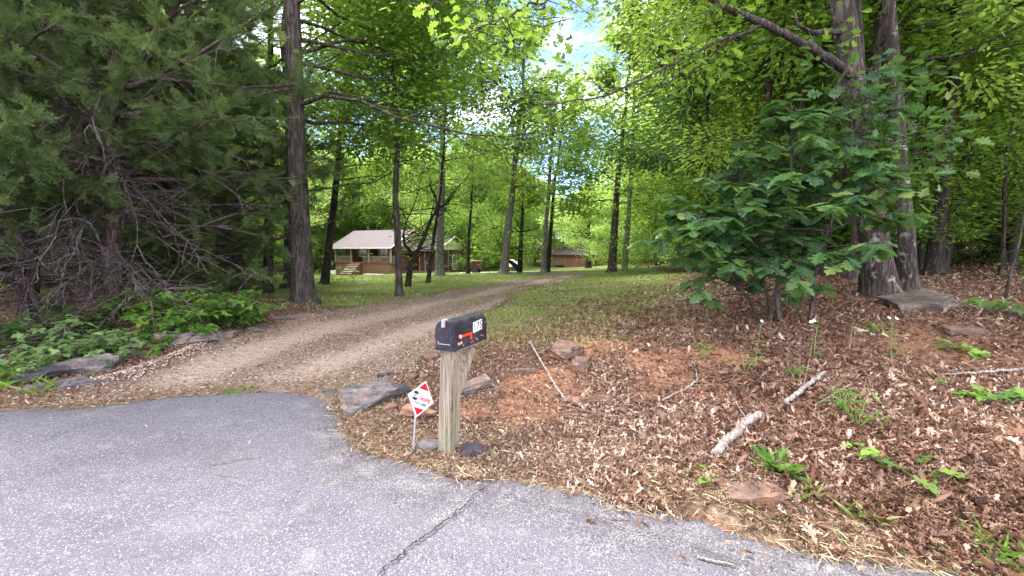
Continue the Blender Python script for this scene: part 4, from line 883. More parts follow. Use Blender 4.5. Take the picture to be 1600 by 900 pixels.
def shed():
    A = P(860,417,78); B = P(929,418,76); gz = min(tz(A[0], A[1]), tz(B[0], B[1])); ang = math.atan2(B[1]-A[1], B[0]-A[0]); W_ = math.hypot(*(B-A)[:2])
    root = empty('wooden_shed', (A[0], A[1], gz), ang, 'long low plank shed with faded red board door beyond the lawn', 'shed')
    m = MB(); m.box((0,0,-.5), (W_,6,2.45)); m.build('wall', M_PLANK, root)
    m = MB(); poly(m, [(W_+.012,-.05,2.46),(W_+.012,6.05,2.46),(W_+.012,3,3.55)], .06); m.build('gable', M_PLANK, root); m = MB(); poly(m, [(-.012,6.05,2.46),(-.012,-.05,2.46),(-.012,3,3.55)], .06); m.build('gable', M_PLANK, root)
    m = MB(); poly(m, [(-.5,-.7,2.35),(W_+.5,-.7,2.35),(W_+.5,3,3.75),(-.5,3,3.75)], .12); poly(m, [(-.5,3,3.75),(W_+.5,3,3.75),(W_+.5,6.7,2.35),(-.5,6.7,2.35)], .12); m.build('roof', M_ROOFB, root)
    dx = W_*.40; m = MB(); m.box((dx,-.07,.05), (dx+W_*.37,-.004,2.25)); d = m.build('door', M_PDOOR, root)
    m = MB()
    for x in (dx-.08, dx+W_*.185-.04, dx+W_*.37): m.box((x,-.09,.03), (x+.08,-.0715 if dx < x < dx+W_*.36 else -.003,2.27))
    m.build('door_frame', M_PLANK, d)
    m = MB()
    for k in range(9): m.tube([(.7+k*.12, -.4+ru(-.1, .1), .1+ru(0, .3)), (1.9+k*.1, -.3+ru(-.1, .1), .12+ru(0, .35))], .06, 5)
    f = m.build('lumber_pile', B_DARK); f.location = (A[0], A[1], gz); f.rotation_euler = (0, 0, ang); tag(f, 'dark heap of old lumber against the left wall of the shed', 'lumber pile')
shed()
def pole():
    g = P(646,400,74); g[2] = tz(g[0], g[1]); t = P(646,309,74)-g; root = empty('utility_pole', g, 0, 'thin pale pole with a crossbar rising behind the house roof', 'pole')
    m = MB(); m.tube([(0,0,-.3), (0,0,t[2]+.3)], .07, 8); m.build('mast', M_BOLT, root); m = MB(); m.tube([(-1.4,0,t[2]), (1.5,0,t[2]-.15)], .07, 6); m.build('crossbar', M_PLATE, root)
pole()
bg = P(517,426,63); bg[2] = tz(bg[0], bg[1]); m = MB(); m.box((-.6,-.35,.5), (.6,.35,.95)); m.box((-.55,-.3,-.2), (-.4,.3,.499)); m.box((.4,-.3,-.2), (.55,.3,.499)); o = m.build('utility_box', M_WHITE); o.location = bg; tag(o, 'small white utility box on feet off the left end of the house', 'box')

# ------------------------------------------------------------------ mailbox and post
ax = np.array([.42, .907, 0]); ax /= np.linalg.norm(ax); MA = math.atan2(ax[1], ax[0])   # length axis of the box
mbc = PZ(711,549,.862); perp = np.array([ax[1], -ax[0], 0])     # perp points to the right
MW, MH, ML = .17, .225, .49
front = mbc-perp*MW/2; front[2] = mbc[2]
def mailbox():
    root = empty('mailbox', front, MA, 'black metal mailbox numbered 175 with its red flag lowered, on the wooden post', 'mailbox')
    # local x: along the box to the back, local y: left, z up
    k = 14; prof = [(MW/2, 0)]+[(MW/2*math.cos(a), MH-MW/2+MW/2*math.sin(a)) for a in np.linspace(0, math.pi, k)]+[(-MW/2, 0)]
    prof = np.array(prof); n = len(prof)
    def shell(x0, x1, s=1., z0=0):
        mb = MB(); p = prof*[s, s]+[0, z0]; v = np.vstack([np.c_[np.full(n, x0), p], np.c_[np.full(n, x1), p]])
        mb.add(v, [list(range(n-1, -1, -1)), list(range(n, 2*n))]+[(i, (i+1) % n, n+(i+1) % n, n+i) for i in range(n)]); return mb
    bo = shell(.012, ML).build('body', M_BOX, root)
    for p in bo.data.polygons: p.use_smooth = False
    shell(ML-.012, ML+.004, 1.03, -.004).build('back_rim', M_BOX, root)
    shell(-.006, .0115, 1.035, -.005).build('door', M_BOX, root)
    sh = shell(-.0105, -.0065, .86, .016).build('door_panel', M_BOX, root)
    m = MB(); m.box((-.03,-.011,MH-.006), (.03,.011,MH+.012)); m.box((-.034,-.011,MH-.045), (-.0115,.011,MH-.003)); m.build('door_latch', M_STAKE, root)
    m = MB(); m.box((-.016,-.05,.045), (-.011,.055,.05)); m.tube([(-.016, .055, .06), (-.011, .055, .06)], .006, 8); m.build('door_ridge', M_STAKE, root)
    Y = -MW/2
    m = MB(); m.box((.075,Y-.006,.088), (.245,Y-.003,.107)); m.box((.213,Y-.0061,.048), (.245,Y-.003,.0878)); m.build('flag', M_FLAG, root)
    m = MB(); m.tube([(.068, Y-.012, .098), (.068, Y-.001, .098)], .015, 14); m.build('flag_pivot', M_BUTTON, root)
    for x, z in ((.05,.045),(.085,.048)):
        m = MB(); m.tube([(x, Y-.007, z), (x, Y-.001, z)], .0105, 12); m.build('reflector', M_BUTTON, root)
    m = MB()
    for x, z in ((.115,.022),(.235,.022),(.262,.026),(.315,.04),(.335,.025),(.40,.05),(.43,.04),(.465,.15)): m.tube([(x, Y-.005, z), (x, Y-.001, z)], .0045, 8)
    m.build('bolts', M_BOLT, root)
    for i, ch in enumerate('175'):
        x0 = .268+i*.049; z0 = .092+.004*i; m = MB(); m.box((x0,Y-.0045,z0), (x0+.045,Y-.001,z0+.084)); pl = m.build('number_plate', M_PLATE, root)
        text(ch, .088, (x0+.0225, Y-.0052, z0+.042), MX, M_DIGIT, pl, 'numeral')
    tx = text('U.S. MAIL', .026, (.17, Y-.0025, .135), MX, simple('embossed_letters', (.07,.06,.07), .5), root, 'embossed_lettering')
    # worn wooden mounting board on top of the post
    m = MB(); m.box((.02,-.068,-.021), (.46,.068,-.003)); m.build('mounting_board', M_POST, root)
MX = Matrix(((1,0,0),(0,0,-1),(0,1,0)))   # text x -> local x, text y -> local z, facing -y
def text(s, size, loc, M3, mat, parent, name, bold=.0, sx=1):
    cu = bpy.data.curves.new('t', 'FONT'); cu.body = s; cu.size = size; cu.align_x = 'CENTER'; cu.align_y = 'CENTER'; cu.extrude = .0004; cu.offset = bold
    o = bpy.data.objects.new('t', cu); COL.objects.link(o); bpy.context.view_layer.update()
    me = bpy.data.meshes.new_from_object(o.evaluated_get(bpy.context.evaluated_depsgraph_get())); me.name = name; bpy.data.objects.remove(o)
    ob = bpy.data.objects.new(name, me); COL.objects.link(ob); me.materials.clear(); me.materials.append(mat)
    me.transform((M3.to_4x4())@Matrix.Diagonal((sx, 1, 1, 1))); ob.location = loc; ob.parent = parent
    return ob
mailbox()
def post():
    top = front+ax*.085; top[2] = front[2]-.0225; w = .128
    gb = at(704,711); base = np.array([top[0]-.045, top[1]+.02, tz(top[0], top[1])-.12]); H = top[2]-base[2]
    root = empty('mailbox_post', (top[0], top[1], tz(top[0], top[1])), MA, 'weathered square wooden post with a diagonal brace, standing at the road edge', 'post')
    z0 = base[2]-root.location.z; z1 = top[2]-root.location.z; sh = Matrix.Rotation(-MA, 3, 'Z')@Vector((base[0]-top[0], base[1]-top[1], 0))
    bm = bmesh.new(); bmesh.ops.create_cube(bm, size=1); bmesh.ops.bevel(bm, geom=bm.edges[:], offset=.06, segments=2, affect='EDGES')
    bmesh.ops.subdivide_edges(bm, edges=[e for e in bm.edges if abs(e.verts[0].co.z-e.verts[1].co.z) > .5], cuts=14)
    for v in bm.verts:
        t = v.co.z+.5; k = fbm(np.array([v.co.x*3+7]), np.array([t*9+v.co.y*3]), 61)[0]-.5
        v.co = Vector((v.co.x*w*(1+.05*k)+sh.x*(1-t), v.co.y*w*(1+.05*k)+sh.y*(1-t), z0+(z1-z0)*t))
    me = bpy.data.meshes.new('upright'); bm.to_mesh(me); bm.free(); me.materials.append(M_POST); o = bpy.data.objects.new('upright', me); COL.objects.link(o); o.parent = root
    m = MB(); a = np.array([w/2-.01, 0, z1-.34]); b = np.array([.30, 0, z1-.005]); d = b-a; L = np.linalg.norm(d); Mx = Matrix.Translation(Vector(a))@Vector(d).to_track_quat('X', 'Y').to_matrix().to_4x4()
    m.box((0,-.036,-.034), (L-.03,.036,.034), 0, Mx); m.build('brace', M_POST, root)
    m = MB()
    for z in (.06, .13, .62, .70): m.tube([(.02, -w/2-.0015, z), (.02, -w/2+.02, z)], .005, 6)
    m.build('nail', M_BOLT, root)
post()

# ------------------------------------------------------------------ security sign
def sign():
    Yd = PZ(646,703,.03)[1]; bt = P(650,652,Yd); g = PZ(645,703,.03); g[2] = tz(g[0], g[1])
    k = Yd/F; Rv = np.array([31*k, .185, -27*k]); Rv /= np.linalg.norm(Rv); Uv = np.array([6*k, .10, 53*k]); Uv -= Rv*(Uv@Rv); Uv /= np.linalg.norm(Uv); Nv = np.cross(Rv, Uv)
    h = .145; root = empty('yard_sign', g, 0, 'white diamond security sign with red corners on a thin metal stake', 'sign')
    c = bt-g+Uv*h; B = Matrix((Rv, Uv, Nv)).transposed()   # columns
    def pan(mb, pts, z0, z1):
        p = np.array(pts); v = np.vstack([np.array([c+Rv*x+Uv*y+Nv*z0 for x, y in p]), np.array([c+Rv*x+Uv*y+Nv*z1 for x, y in p])]); n = len(p)
        mb.add(v, [list(range(n-1, -1, -1)), list(range(n, 2*n))]+[(i, (i+1) % n, n+(i+1) % n, n+i) for i in range(n)])
    m = MB(); pan(m, [(0,-h),(h,0),(0,h),(-h,0)], 0, .004); pn = m.build('panel', M_SIGNW, root)
    t = h*.93
    for s in (1, -1):
        m = MB(); q = [(0, s*t*.97), (-(t*.42), s*t*.55), (t*.42, s*t*.55)]; q = q if s > 0 else q[::-1]; pan(m, q, .0042, .0052); m.build('red_corner', M_SIGNR, pn)
    # round emblem: dark upper and lower caps with a white band
    ex, ey, er = -.070, .012, .036
    for s in (1, -1):
        aa = np.linspace(.42, math.pi-.42, 10); q = [(ex+er*math.cos(a), ey+s*er*math.sin(a)) for a in aa]; q = q if s > 0 else q[::-1]
        m = MB(); pan(m, q, .0042, .0052); m.build('emblem', M_DIGIT, pn)
    def tx(sx, size, x, y, mat, w=1, bold=0): text(sx, size, tuple(c+Rv*x+Uv*y+Nv*.0052), B, mat, pn, 'lettering', bold, w)
    tx('EC', .030, ex+.004, ey, M_DIGIT, 1., .0006); tx('Security', .050, .040, .004, M_SIGNP, .72, .0012); tx('770 963 0305', .030, -.002, -.041, M_SIGNG, .82, .0010)
    tx('PROTECTED BY', .014, .004, .056, M_SIGNF, 1.1)
    m = MB(); a = bt-g+Uv*.05-Nv*.006; m.tube([(0,0,-.1), (bt-g)*.5-Nv*.003, bt-g-Nv*.006, a], .0085, 8); m.build('stake', M_STAKE, root)
sign()

# ------------------------------------------------------------------ rocks
def rock(px, py, sx, sy, sz, rz, mat, label, tilt=(0, 0), sink=.35, seed=0, base=None, n=22, name='rock', group=None):
    g = at(px, py) if base is None else np.array(base); r = random.Random(seed*13+int(px)); bm = bmesh.new()
    for i in range(n):
        v = Vector((r.uniform(-1, 1), r.uniform(-1, 1), r.uniform(-1, 1)))
        m = max(abs(v.x), abs(v.y), abs(v.z)); v = v/m*(.78+.22*r.random()); 
        ca = .75+.25*r.random(); v.z = math.copysign(min(abs(v.z)*1.2, 1)*ca, v.z)
        bm.verts.new((v.x*sx/2*(1-.25*abs(v.y)*r.random()), v.y*sy/2*(1-.25*abs(v.x)*r.random()), v.z*sz/2))
    h = bmesh.ops.convex_hull(bm, input=bm.verts[:]); bmesh.ops.delete(bm, geom=[e for e in h['geom_interior'] if isinstance(e, bmesh.types.BMVert)], context='VERTS')
    bmesh.ops.subdivide_edges(bm, edges=bm.edges[:], cuts=3, use_grid_fill=True)
    M = Matrix.Rotation(rz, 3, 'Z')@Matrix.Rotation(tilt[0], 3, 'X')@Matrix.Rotation(tilt[1], 3, 'Y')
    for v in bm.verts:
        k = float(fbm(np.array([v.co.x*9+px]), np.array([v.co.y*9+v.co.z*14]), 71, 3)[0])-.5; nn = v.co.normalized(); v.co += nn*k*min(sx, sy, sz)*.30
        v.co.z = round(v.co.z/(sz*.24))*(sz*.24)*.45+v.co.z*.55
    bmesh.ops.transform(bm, matrix=M.to_4x4(), verts=bm.verts[:]); lo = min(v.co.z for v in bm.verts); hi = max(v.co.z for v in bm.verts)
    me = bpy.data.meshes.new(name); bm.to_mesh(me); bm.free(); me.materials.append(mat); o = bpy.data.objects.new(name, me); COL.objects.link(o)
    o.location = (g[0], g[1], g[2]-lo-(hi-lo)*sink); tag(o, label, 'rock', group); return o
rock(583,630,.66,.5,.24, .5, K_GREY, 'largest flat grey slab at the road edge left of the sign', (.10, -.10), .3, 1)
rock(626,618,.20,.16,.15, .6, K_DARK, 'black broken rock wedged between the grey slab and the sign', (.3, .2), .25, 2)
rock(655,651,.44,.15,.10, -.3, K_RUST, 'long tan and rust rock lying behind the diamond sign', (.1, .05), .12, 3)
rock(611,640,.16,.12,.08, .4, K_RUST, 'small reddish rock at the right foot of the grey slab', (0, .1), .3, 4)
rock(744,609,.42,.24,.13, .75, K_GREY, 'tilted slab with a rusty edge right of the mailbox post', (.15, -.25), .25, 5)
rock(676,562,.24,.2,.17, .2, K_BROWN, 'dark reddish rock left of the mailbox, up on the bank', (.2, .1), .25, 6)
rock(676,700,.26,.18,.08, .3, K_GREY, 'low grey stone half buried at the left foot of the post', (0, .1), .4, 7)
rock(741,709,.24,.16,.09, -.1, K_DARK, 'flat black stone at the right foot of the mailbox post', (0, .1), .3, 8)
rock(516,614,.22,.16,.08, 0, K_GREY, 'small grey stone where the apron meets the drive, left of the slab', (0, 0), .4, 9)
rock(645,592,.14,.12,.09, 0, K_BROWN, 'fist sized brown stone above the black broken rock', (0, .2), .3, 10)
rock(662,590,.12,.10,.09, .5, K_RUST, 'fist sized pale rust stone just right of the brown one above the sign', (0, .2), .3, 11)
rock(600,588,.22,.08,.12, .8, K_GREY, 'thin grey stone on edge behind the largest slab', (.4, 0), .3, 12)
rock(884,560,.44,.32,.30, .7, K_BROWN, 'brown ridged rock poking from the bare bank above the long stick', (.2, .25), .4, 13)
rock(908,577,.24,.2,.2, .2, K_BROWN, 'small brown rock touching the lower right of the ridged rock', (.2, .1), .4, 14)
rock(925,626,.40,.16,.07, 0, K_BROWN, 'thin brown flat stone in the leaves below the ridged rock', (.1, 0), .35, 15)
rock(1185,762,.60,.3,.10, -.1, K_BROWN, 'flat earth coloured stone in the verge below the grassy tuft', (.05, 0), .68, 16)
rock(1432,482,1.05,.6,.34, .1, K_BOULD, 'grey boulder with pale lichen on the bank below the lichen spotted oaks', (.15, -.16), .38, 17, name='boulder')
rock(1505,520,.5,.3,.14, .1, K_BROWN, 'flat dark brown stone in the leaves right of the boulder', (0, .05), .4, 18)
rock(1592,496,.25,.22,.15, .1, K_GREY, 'pale grey stone at the far right under the big leaved seedling', (0, .05), .4, 19)
rock(825,583,.22,.12,.08, .1, K_BROWN, 'small brown stone beside the upper end of the long pale stick', (0, .05), .4, 20)
# left rock edging
rock(66,594,.62,.26,.14, .25, K_DARK, 'leftmost dark slab of the edging, propped on another stone', (0, -.15), .1, 21)
rock(84,606,.62,.22,.12, .5, K_GREY, 'low grey slab under the leftmost dark slab of the edging', (0, -.1), .4, 22)
rock(142,577,.85,.34,.20, .3, K_GREY, 'biggest dark grey slab of the edging on the left of the drive', (.1, -.12), .3, 23)
rock(190,556,.72,.26,.12, .35, K_GREY, 'thin long slab next up the edging from the biggest slab', (0, -.1), .35, 24)
rock(226,548,.26,.22,.20, .5, K_BROWN, 'pointed brown stone in the middle of the left edging', (.3, -.1), .35, 25)
rock(253,538,.2,.16,.24, .2, K_GREY, 'small upright stone at the near end of the long pale edging slab', (.1, 0), .3, 26)
rock(291,534,.85,.24,.17, .25, K_GREY, 'long pale slab at the top of the left edging under the maple bush', (.05, -.06), .3, 27)
rock(350,524,.45,.26,.10, .2, K_GREY, 'flat stone half hidden at the top end of the edging beside the drive', (0, -.05), .4, 28)
rock(130,602,.70,.20,.10, .5, K_GREY, 'low dark kerb stone lying on the gravel below the edging', (0, -.06), .45, 29)
for (a, b, s) in [(440,498,.5),(400,515,.35)]: rock(a, b, s, .25, .1, .3, K_GREY, 'flat stone on the leafy bank %s' % ('beside the thickest left trunk' if a == 440 else 'right of the maple bush'), (0, 0), .45, a)

# pale gravel ridge that runs beside the edging
def ridge():
    pp = [(150,598),(200,586),(240,572),(270,560),(300,548),(320,540)]; m = MB()
    pts = np.array([at(a, b) for a, b in pp]); f = np.array([[np.interp(t, range(len(pts)), pts[:, c]) for c in range(3)] for t in np.linspace(0, len(pts)-1, 50)])
    n = 2600; i = rng.integers(0, 50, n); c = f[i]+np.c_[rng.normal(0, .09, n), rng.normal(0, .07, n), np.zeros(n)]; c[:, 2] = terr(c[:, 0], c[:, 1])+.055*np.exp(-((c[:, :2]-f[i][:, :2])**2).sum(1)/.012)
    M = rotmats(rng.random(n)*6.28, rng.normal(0, .5, n), rng.random(n)*6.28)*(.008+.013*rng.random(n)**2)[:, None, None]
    m.inst(STONE[0], STONE[1], M, c); tag(m.build('gravel_ridge', G_STONE), 'pale line of loose gravel beside the left edging', 'gravel', kind='stuff')
STONE = (np.array([(1,0,0),(.3,.9,.1),(-.8,.5,-.1),(-.7,-.6,.1),(.4,-.9,0),(.1,.1,.7),(0,0,-.6)]), [(0,1,5),(1,2,5),(2,3,5),(3,4,5),(4,0,5),(1,0,6),(2,1,6),(3,2,6),(4,3,6),(0,4,6)])
def stonem():
    m, nt, nd, lk = newmat('gravel_stone'); finish(nt, ramp(nt, [(0, (.10,.06,.047)), (.45, (.21,.145,.12)), (.8, (.31,.24,.21)), (1, (.46,.40,.38))], attr(nt, 'rnd')), .9, None, spec=.2); return m
G_STONE = stonem()
ridge()

# ------------------------------------------------------------------ scatter
def sample(n, y0, y1, xw=1.35, pw=1.0):
    """points thinning out with distance"""
    u = rng.random(n); y = y0*(y1/y0)**u if pw == 1 else (y0**(-1)+u*(y1**(-1)-y0**(-1)))**(-1)
    x = (rng.random(n)*2-1)*xw*y; return x, y
# gravel on the drive
x, y = sample(90000, 4.0, 30, 1.3); g, gr, cl, sw = zones(x, y); s = outside_road(x, y)
k = (rng.random(len(x)) < gr*(.95-.55*bil(ztk, x, y))) & (s > -.15*rng.random(len(x))); x, y = x[k], y[k]; n = len(x); z = terr(x, y); z = np.where(outside_road(x, y) < 0, .008, z)
m = MB(); M = rotmats(rng.random(n)*6.28, rng.normal(0, .5, n), rng.random(n)*6.28)*(.005+.013*rng.random(n)**3+.0005*y)[:, None, None]
m.inst(STONE[0], STONE[1], M, np.c_[x, y, z+.003]); tag(m.build('gravel', G_STONE), 'loose gravel over the drive', 'gravel', kind='stuff')
# fallen leaves
def litter(n, y0, y1, xw, pw, dens, smin, smax):
    x, y = sample(n, y0, y1, xw, pw); g, gr, cl, sw = zones(x, y); s = outside_road(x, y)
    w = (1-.70*g)*(1-gr*(.82+.17*bil(ztk, x, y)))*(1-.84*cl)*(1-.2*sw)*(.55+.75*sstep(.3, .6, fbm(x*1.1, y*1.1, 91)))*dens
    w = w*np.where(s < 0, .004*np.exp(s*2.5)+.09*np.exp(np.minimum(s, 0)*14), 1)*sstep(60, 30, y)
    k = rng.random(n) < w; return x[k], y[k], s[k], smin, smax
m = MB()
for a in (litter(440000, 1.9, 9, 1.3, 1, .85, .016, .056), litter(36000, 1.9, 7, 1.3, 1, .8, .055, .098), litter(90000, 6, 40, 1.35, 1, .6, .05, .10)):
    x, y, s, s0, s1 = a; n = len(x); t = rng.integers(0, 4, n); z = terr(x, y); z = np.where(s < 0.03, np.maximum(z, .02), z)
    for q in range(4):
        i = np.where(t == q)[0]; j = len(i)
        M = rotmats(rng.random(j)*6.28, np.abs(rng.normal(0, .62, j)), rng.random(j)*6.28)*((s0+(s1-s0)*rng.random(j)**1.6)*(.62+.5*sstep(-.3, 1.6, x[i])))[:, None, None]
        r = np.clip(rng.beta(1.1, 1.25, j)*.92+.55*(fbm(x[i]*.9, y[i]*.9, 95)-.5)+.04+.14*sstep(1.6, .2, s[i])*sstep(3., .5, x[i]), 0, 1)
        m.inst(LITTER[q][0], LITTER[q][1], M, np.c_[x[i], y[i], z[i]+.006+.018*rng.random(j)], 0, r)
tag(m.build('leaf_litter', L_LITTER), 'fallen brown leaves over the bank and the woodland floor', 'leaf litter', kind='stuff')
# lawn grass
x, y = sample(210000, 5.0, 62, 1.1); g, gr, cl, sw = zones(x, y); s = outside_road(x, y)
k = (rng.random(len(x)) < g**1.1*.9) & (s > .3); x, y = x[k], y[k]; n = len(x)
m = MB(); az = rng.random(n)*6.28; D = np.c_[np.cos(az)*.8, np.sin(az)*.8, .35+.9*rng.random(n)]; L = (.035+.05*rng.random(n))*(1+.018*y)
Mx = dirmats(D, .8); Mx = Mx*L[:, None, None]; Mx[:, :, 1] *= .14+.004*y[:, None]
rr = np.clip(.62*rng.random(n)+.22*sstep(0, 3, x)*sstep(20, 8, y)+.55*sstep(.42, .7, fbm(x*.6, y*.6, 101))*sstep(22, 9, y)+.1*rng.random(n), 0, 1)
m.inst(BLADE[0], BLADE[1], Mx, np.c_[x, y, terr(x, y)-.004], 0, rr); tag(m.build('grass', L_GRASS), 'short patchy lawn grass', 'grass', kind='stuff')
# dry straw along the verge
x, y = sample(150000, 1.9, 6, 1.25); s = outside_road(x, y); k = (s > -.10*rng.random(len(x))) & (rng.random(len(x)) < sstep(.85, .15, s)*np.where(s < 0, .35, .8)) & (x > -2.2); x, y, s = x[k], y[k], s[k]; n = len(x)
az = rng.random(n)*6.28; D = np.c_[np.cos(az), np.sin(az), .05+.35*rng.random(n)**2]; L = .03+.09*rng.random(n)**1.5; Mx = dirmats(D, .7)*L[:, None, None]; Mx[:, :, 1] *= .07
m = MB(); m.inst(BLADE[0], BLADE[1], Mx, np.c_[x, y, np.maximum(terr(x, y), .012)+.012*rng.random(n)]); tag(m.build('dry_straw', L_STRAW), 'dry tan straw and needles along the road verge', 'straw', kind='stuff')
# rusty needles at the left mouth of the drive
x = rng.uniform(-6.5, -2.2, 60000); y = rng.uniform(3.9, 6.5, 60000); s = outside_road(x, y); k = (s > -.12) & (rng.random(len(x)) < np.exp(-np.abs(s-.05)*5)*.6); x, y, s = x[k], y[k], s[k]; n = len(x)
az = rng.random(n)*6.28; D = np.c_[np.cos(az), np.sin(az), .15*rng.random(n)]; Mx = dirmats(D, .7)*(.03+.07*rng.random(n))[:, None, None]; Mx[:, :, 1] *= .09
m = MB(); m.inst(BLADE[0], BLADE[1], Mx, np.c_[x, y, np.maximum(terr(x, y), .014)+.01*rng.random(n)], 0, rng.random(n)*.6); tag(m.build('pine_needles', L_STRAW), 'rust brown needles washed up at the mouth of the drive', 'needles', kind='stuff')
# fine twigs strewn over the bank
m = MB()
for i in range(900):
    yy = ru(2.6, 8); xx = ru(-.1*yy, 1.25*yy)
    g_, gr_, c_, s_ = zones(np.array([xx]), np.array([yy]))
    if gr_[0] > .3 or outside_road(np.array([xx]), np.array([yy]))[0] < .35 or g_[0] > .5: continue
    a = ru(0, 6.28); L = ru(.08, .45); p = np.array([xx, yy]); q = p+np.array([math.cos(a), math.sin(a)])*L; md = (p+q)/2+rng.normal(0, L*.08, 2)
    m.tube([(p[0], p[1], tz(*p)+.02), (md[0], md[1], tz(*md)+.035), (q[0], q[1], tz(*q)+.02)], [.003, .003, .0015], 4, cap=False)
tag(m.build('fine_twigs', B_STICKB), 'fine broken twigs strewn over the leafy bank', 'twigs', kind='stuff')

# ------------------------------------------------------------------ fallen branches
def stick(pp, r0, r1, mat, label, side=2, lift=.03, name='fallen_branch', ons=None):
    pts = np.array([(PZ(a, b, .012) if ons else at(a, b)) for a, b in pp]); n = len(pts); f = np.array([[np.interp(t, range(n), pts[:, c]) for c in range(3)] for t in np.linspace(0, n-1, 6*n)])
    f[:, 2] = (np.maximum(terr(f[:, 0], f[:, 1]), .008) if not ons else .012)
    zz = np.linspace(f[0, 2], f[-1, 2], len(f)); f[:, 2] = np.maximum(f[:, 2]*.6+zz*.4, f[:, 2]-.01)+lift*.9+r0*.9
    f += rng.normal(0, r0*.22, f.shape); m = MB(); m.tube(f, np.linspace(r0, r1, len(f)), 8, wob=.2)
    for k in range(side):
        i = int(len(f)*ru(.2, .85)); dd = f[min(i+1, len(f)-1)]-f[i-1]; dd /= np.linalg.norm(dd)+1e-9; dd = dd+np.array([ru(-.9, .9), ru(-.9, .9), ru(0, .3)]); sp = bez(f[i], dd/np.linalg.norm(dd), ru(.1, .3), 4, -.1, .15); m.tube(sp, np.linspace(r1*.7, .002, 5), 4)
    o = m.build(name, mat, None, True); tag(o, label, 'branch'); return o
stick([(1117,720),(1140,695),(1165,672),(1186,657)], .028, .030, B_STICK, 'thick pale rotten branch lying in leaves above the small lime seedling', 1)
stick([(1128,703),(1150,678),(1178,648)], .012, .010, B_STICK, 'thin grey stick lying along the left side of the thick rotten branch', 1)
stick([(1226,638),(1255,614),(1287,590)], .021, .017, B_STICK, 'grey mottled stick lying diagonal on the bank above the rotten branch', 0)
stick([(827,540),(850,580),(868,612),(884,636)], .011, .009, B_STICK, 'long straight pale stick on the bank right of the mailbox', 0, .05)
stick([(870,637),(910,648),(960,660),(1000,652),(1040,640)], .007, .004, B_STICKB, 'thin curved twig sagging below the long pale stick', 2)
stick([(1035,632),(1070,615),(1090,600),(1085,570),(1075,568)], .009, .004, B_STICK, 'crooked pale twig hooking upward beside the bare clay', 1)
stick([(940,598),(955,625),(985,660)], .006, .004, B_STICKB, 'short brown twig crossing the sagging curved twig', 0)
stick([(1600,584),(1550,588),(1500,592),(1470,592)], .016, .007, B_STICK, 'pale branch entering from the right edge across the bank', 3)
stick([(1270,640),(1340,600),(1400,580),(1440,572)], .008, .004, B_STICKB, 'long thin brown twig running up the bank under the white flowers', 3)
stick([(1545,500),(1500,470),(1470,462)], .012, .007, B_STICK, 'pale stick slanting beside the right end of the boulder', 0)
stick([(1090,872),(1115,878),(1146,884)], .0075, .005, B_STICK, 'pale straight twig lying on the asphalt near the bottom edge', 0, 0, 'road_twig', True)
stick([(326,727),(360,722),(378,716),(408,716)], .003, .002, B_STICKB, 'thin wavy brown twig on the open asphalt at left', 0, 0, 'road_twig', True)
stick([(338,741),(365,746)], .003, .002, B_STICKB, 'short brown twig just below the wavy one on the asphalt', 0, 0, 'road_twig', True)
stick([(955,812),(985,813)], .004, .003, B_STICKB, 'short dark red twig on the asphalt between the crack and the verge', 0, 0, 'road_twig', True)
stick([(1255,610),(1262,580),(1268,545),(1270,510)], .008, .004, B_STICKB, 'bare twig leaning up the bank beneath the oak sapling', 1)
stick([(1325,560),(1332,520),(1330,490)], .008, .004, B_STICKB, 'dry upright stalk left of the tall white flowers', 1, .1)

# ------------------------------------------------------------------ plants
def plant(px, py, h, n, ls, tpl, lm, label, name='seedling', cat='plant', spread=.5, stems=3, group=None, sm=None, droop=-.1, base=None):
    g = at(px, py) if base is None else np.array(base); root = empty(name, g, 0, label, cat, group); st = MB(); lv = MB()
    for s in range(stems):
        az = s*2.4+ru(0, 1); d = np.array([math.cos(az)*spread, math.sin(az)*spread, 1]); sp = bez((0, 0, -.02), d/np.linalg.norm(d), h*ru(.7, 1.15), 6, -.2, .1); st.tube(sp, np.linspace(.004+.004*h, .002, 7), 5, cap=False)
        k = max(2, n//stems); t = (.25+.75*rng.random(k))*6; t[:min(4, k)] = 5.99; i = np.minimum(t.astype(int), 5); c = sp[i]+(sp[i+1]-sp[i])*(t-i)[:, None]
        a = rng.random(k)*6.28; D = np.c_[np.cos(a), np.sin(a), droop+rng.normal(0, .22, k)]; off = D*ls*.45*rng.random((k, 1)); 
        lv.inst(tpl[0], tpl[1], dirmats(D, .25)*(ls*(.6+.6*rng.random(k)))[:, None, None], c+off)
    st.build('stems', sm or M_STEM, root); lv.build('leaves', lm, root); return root
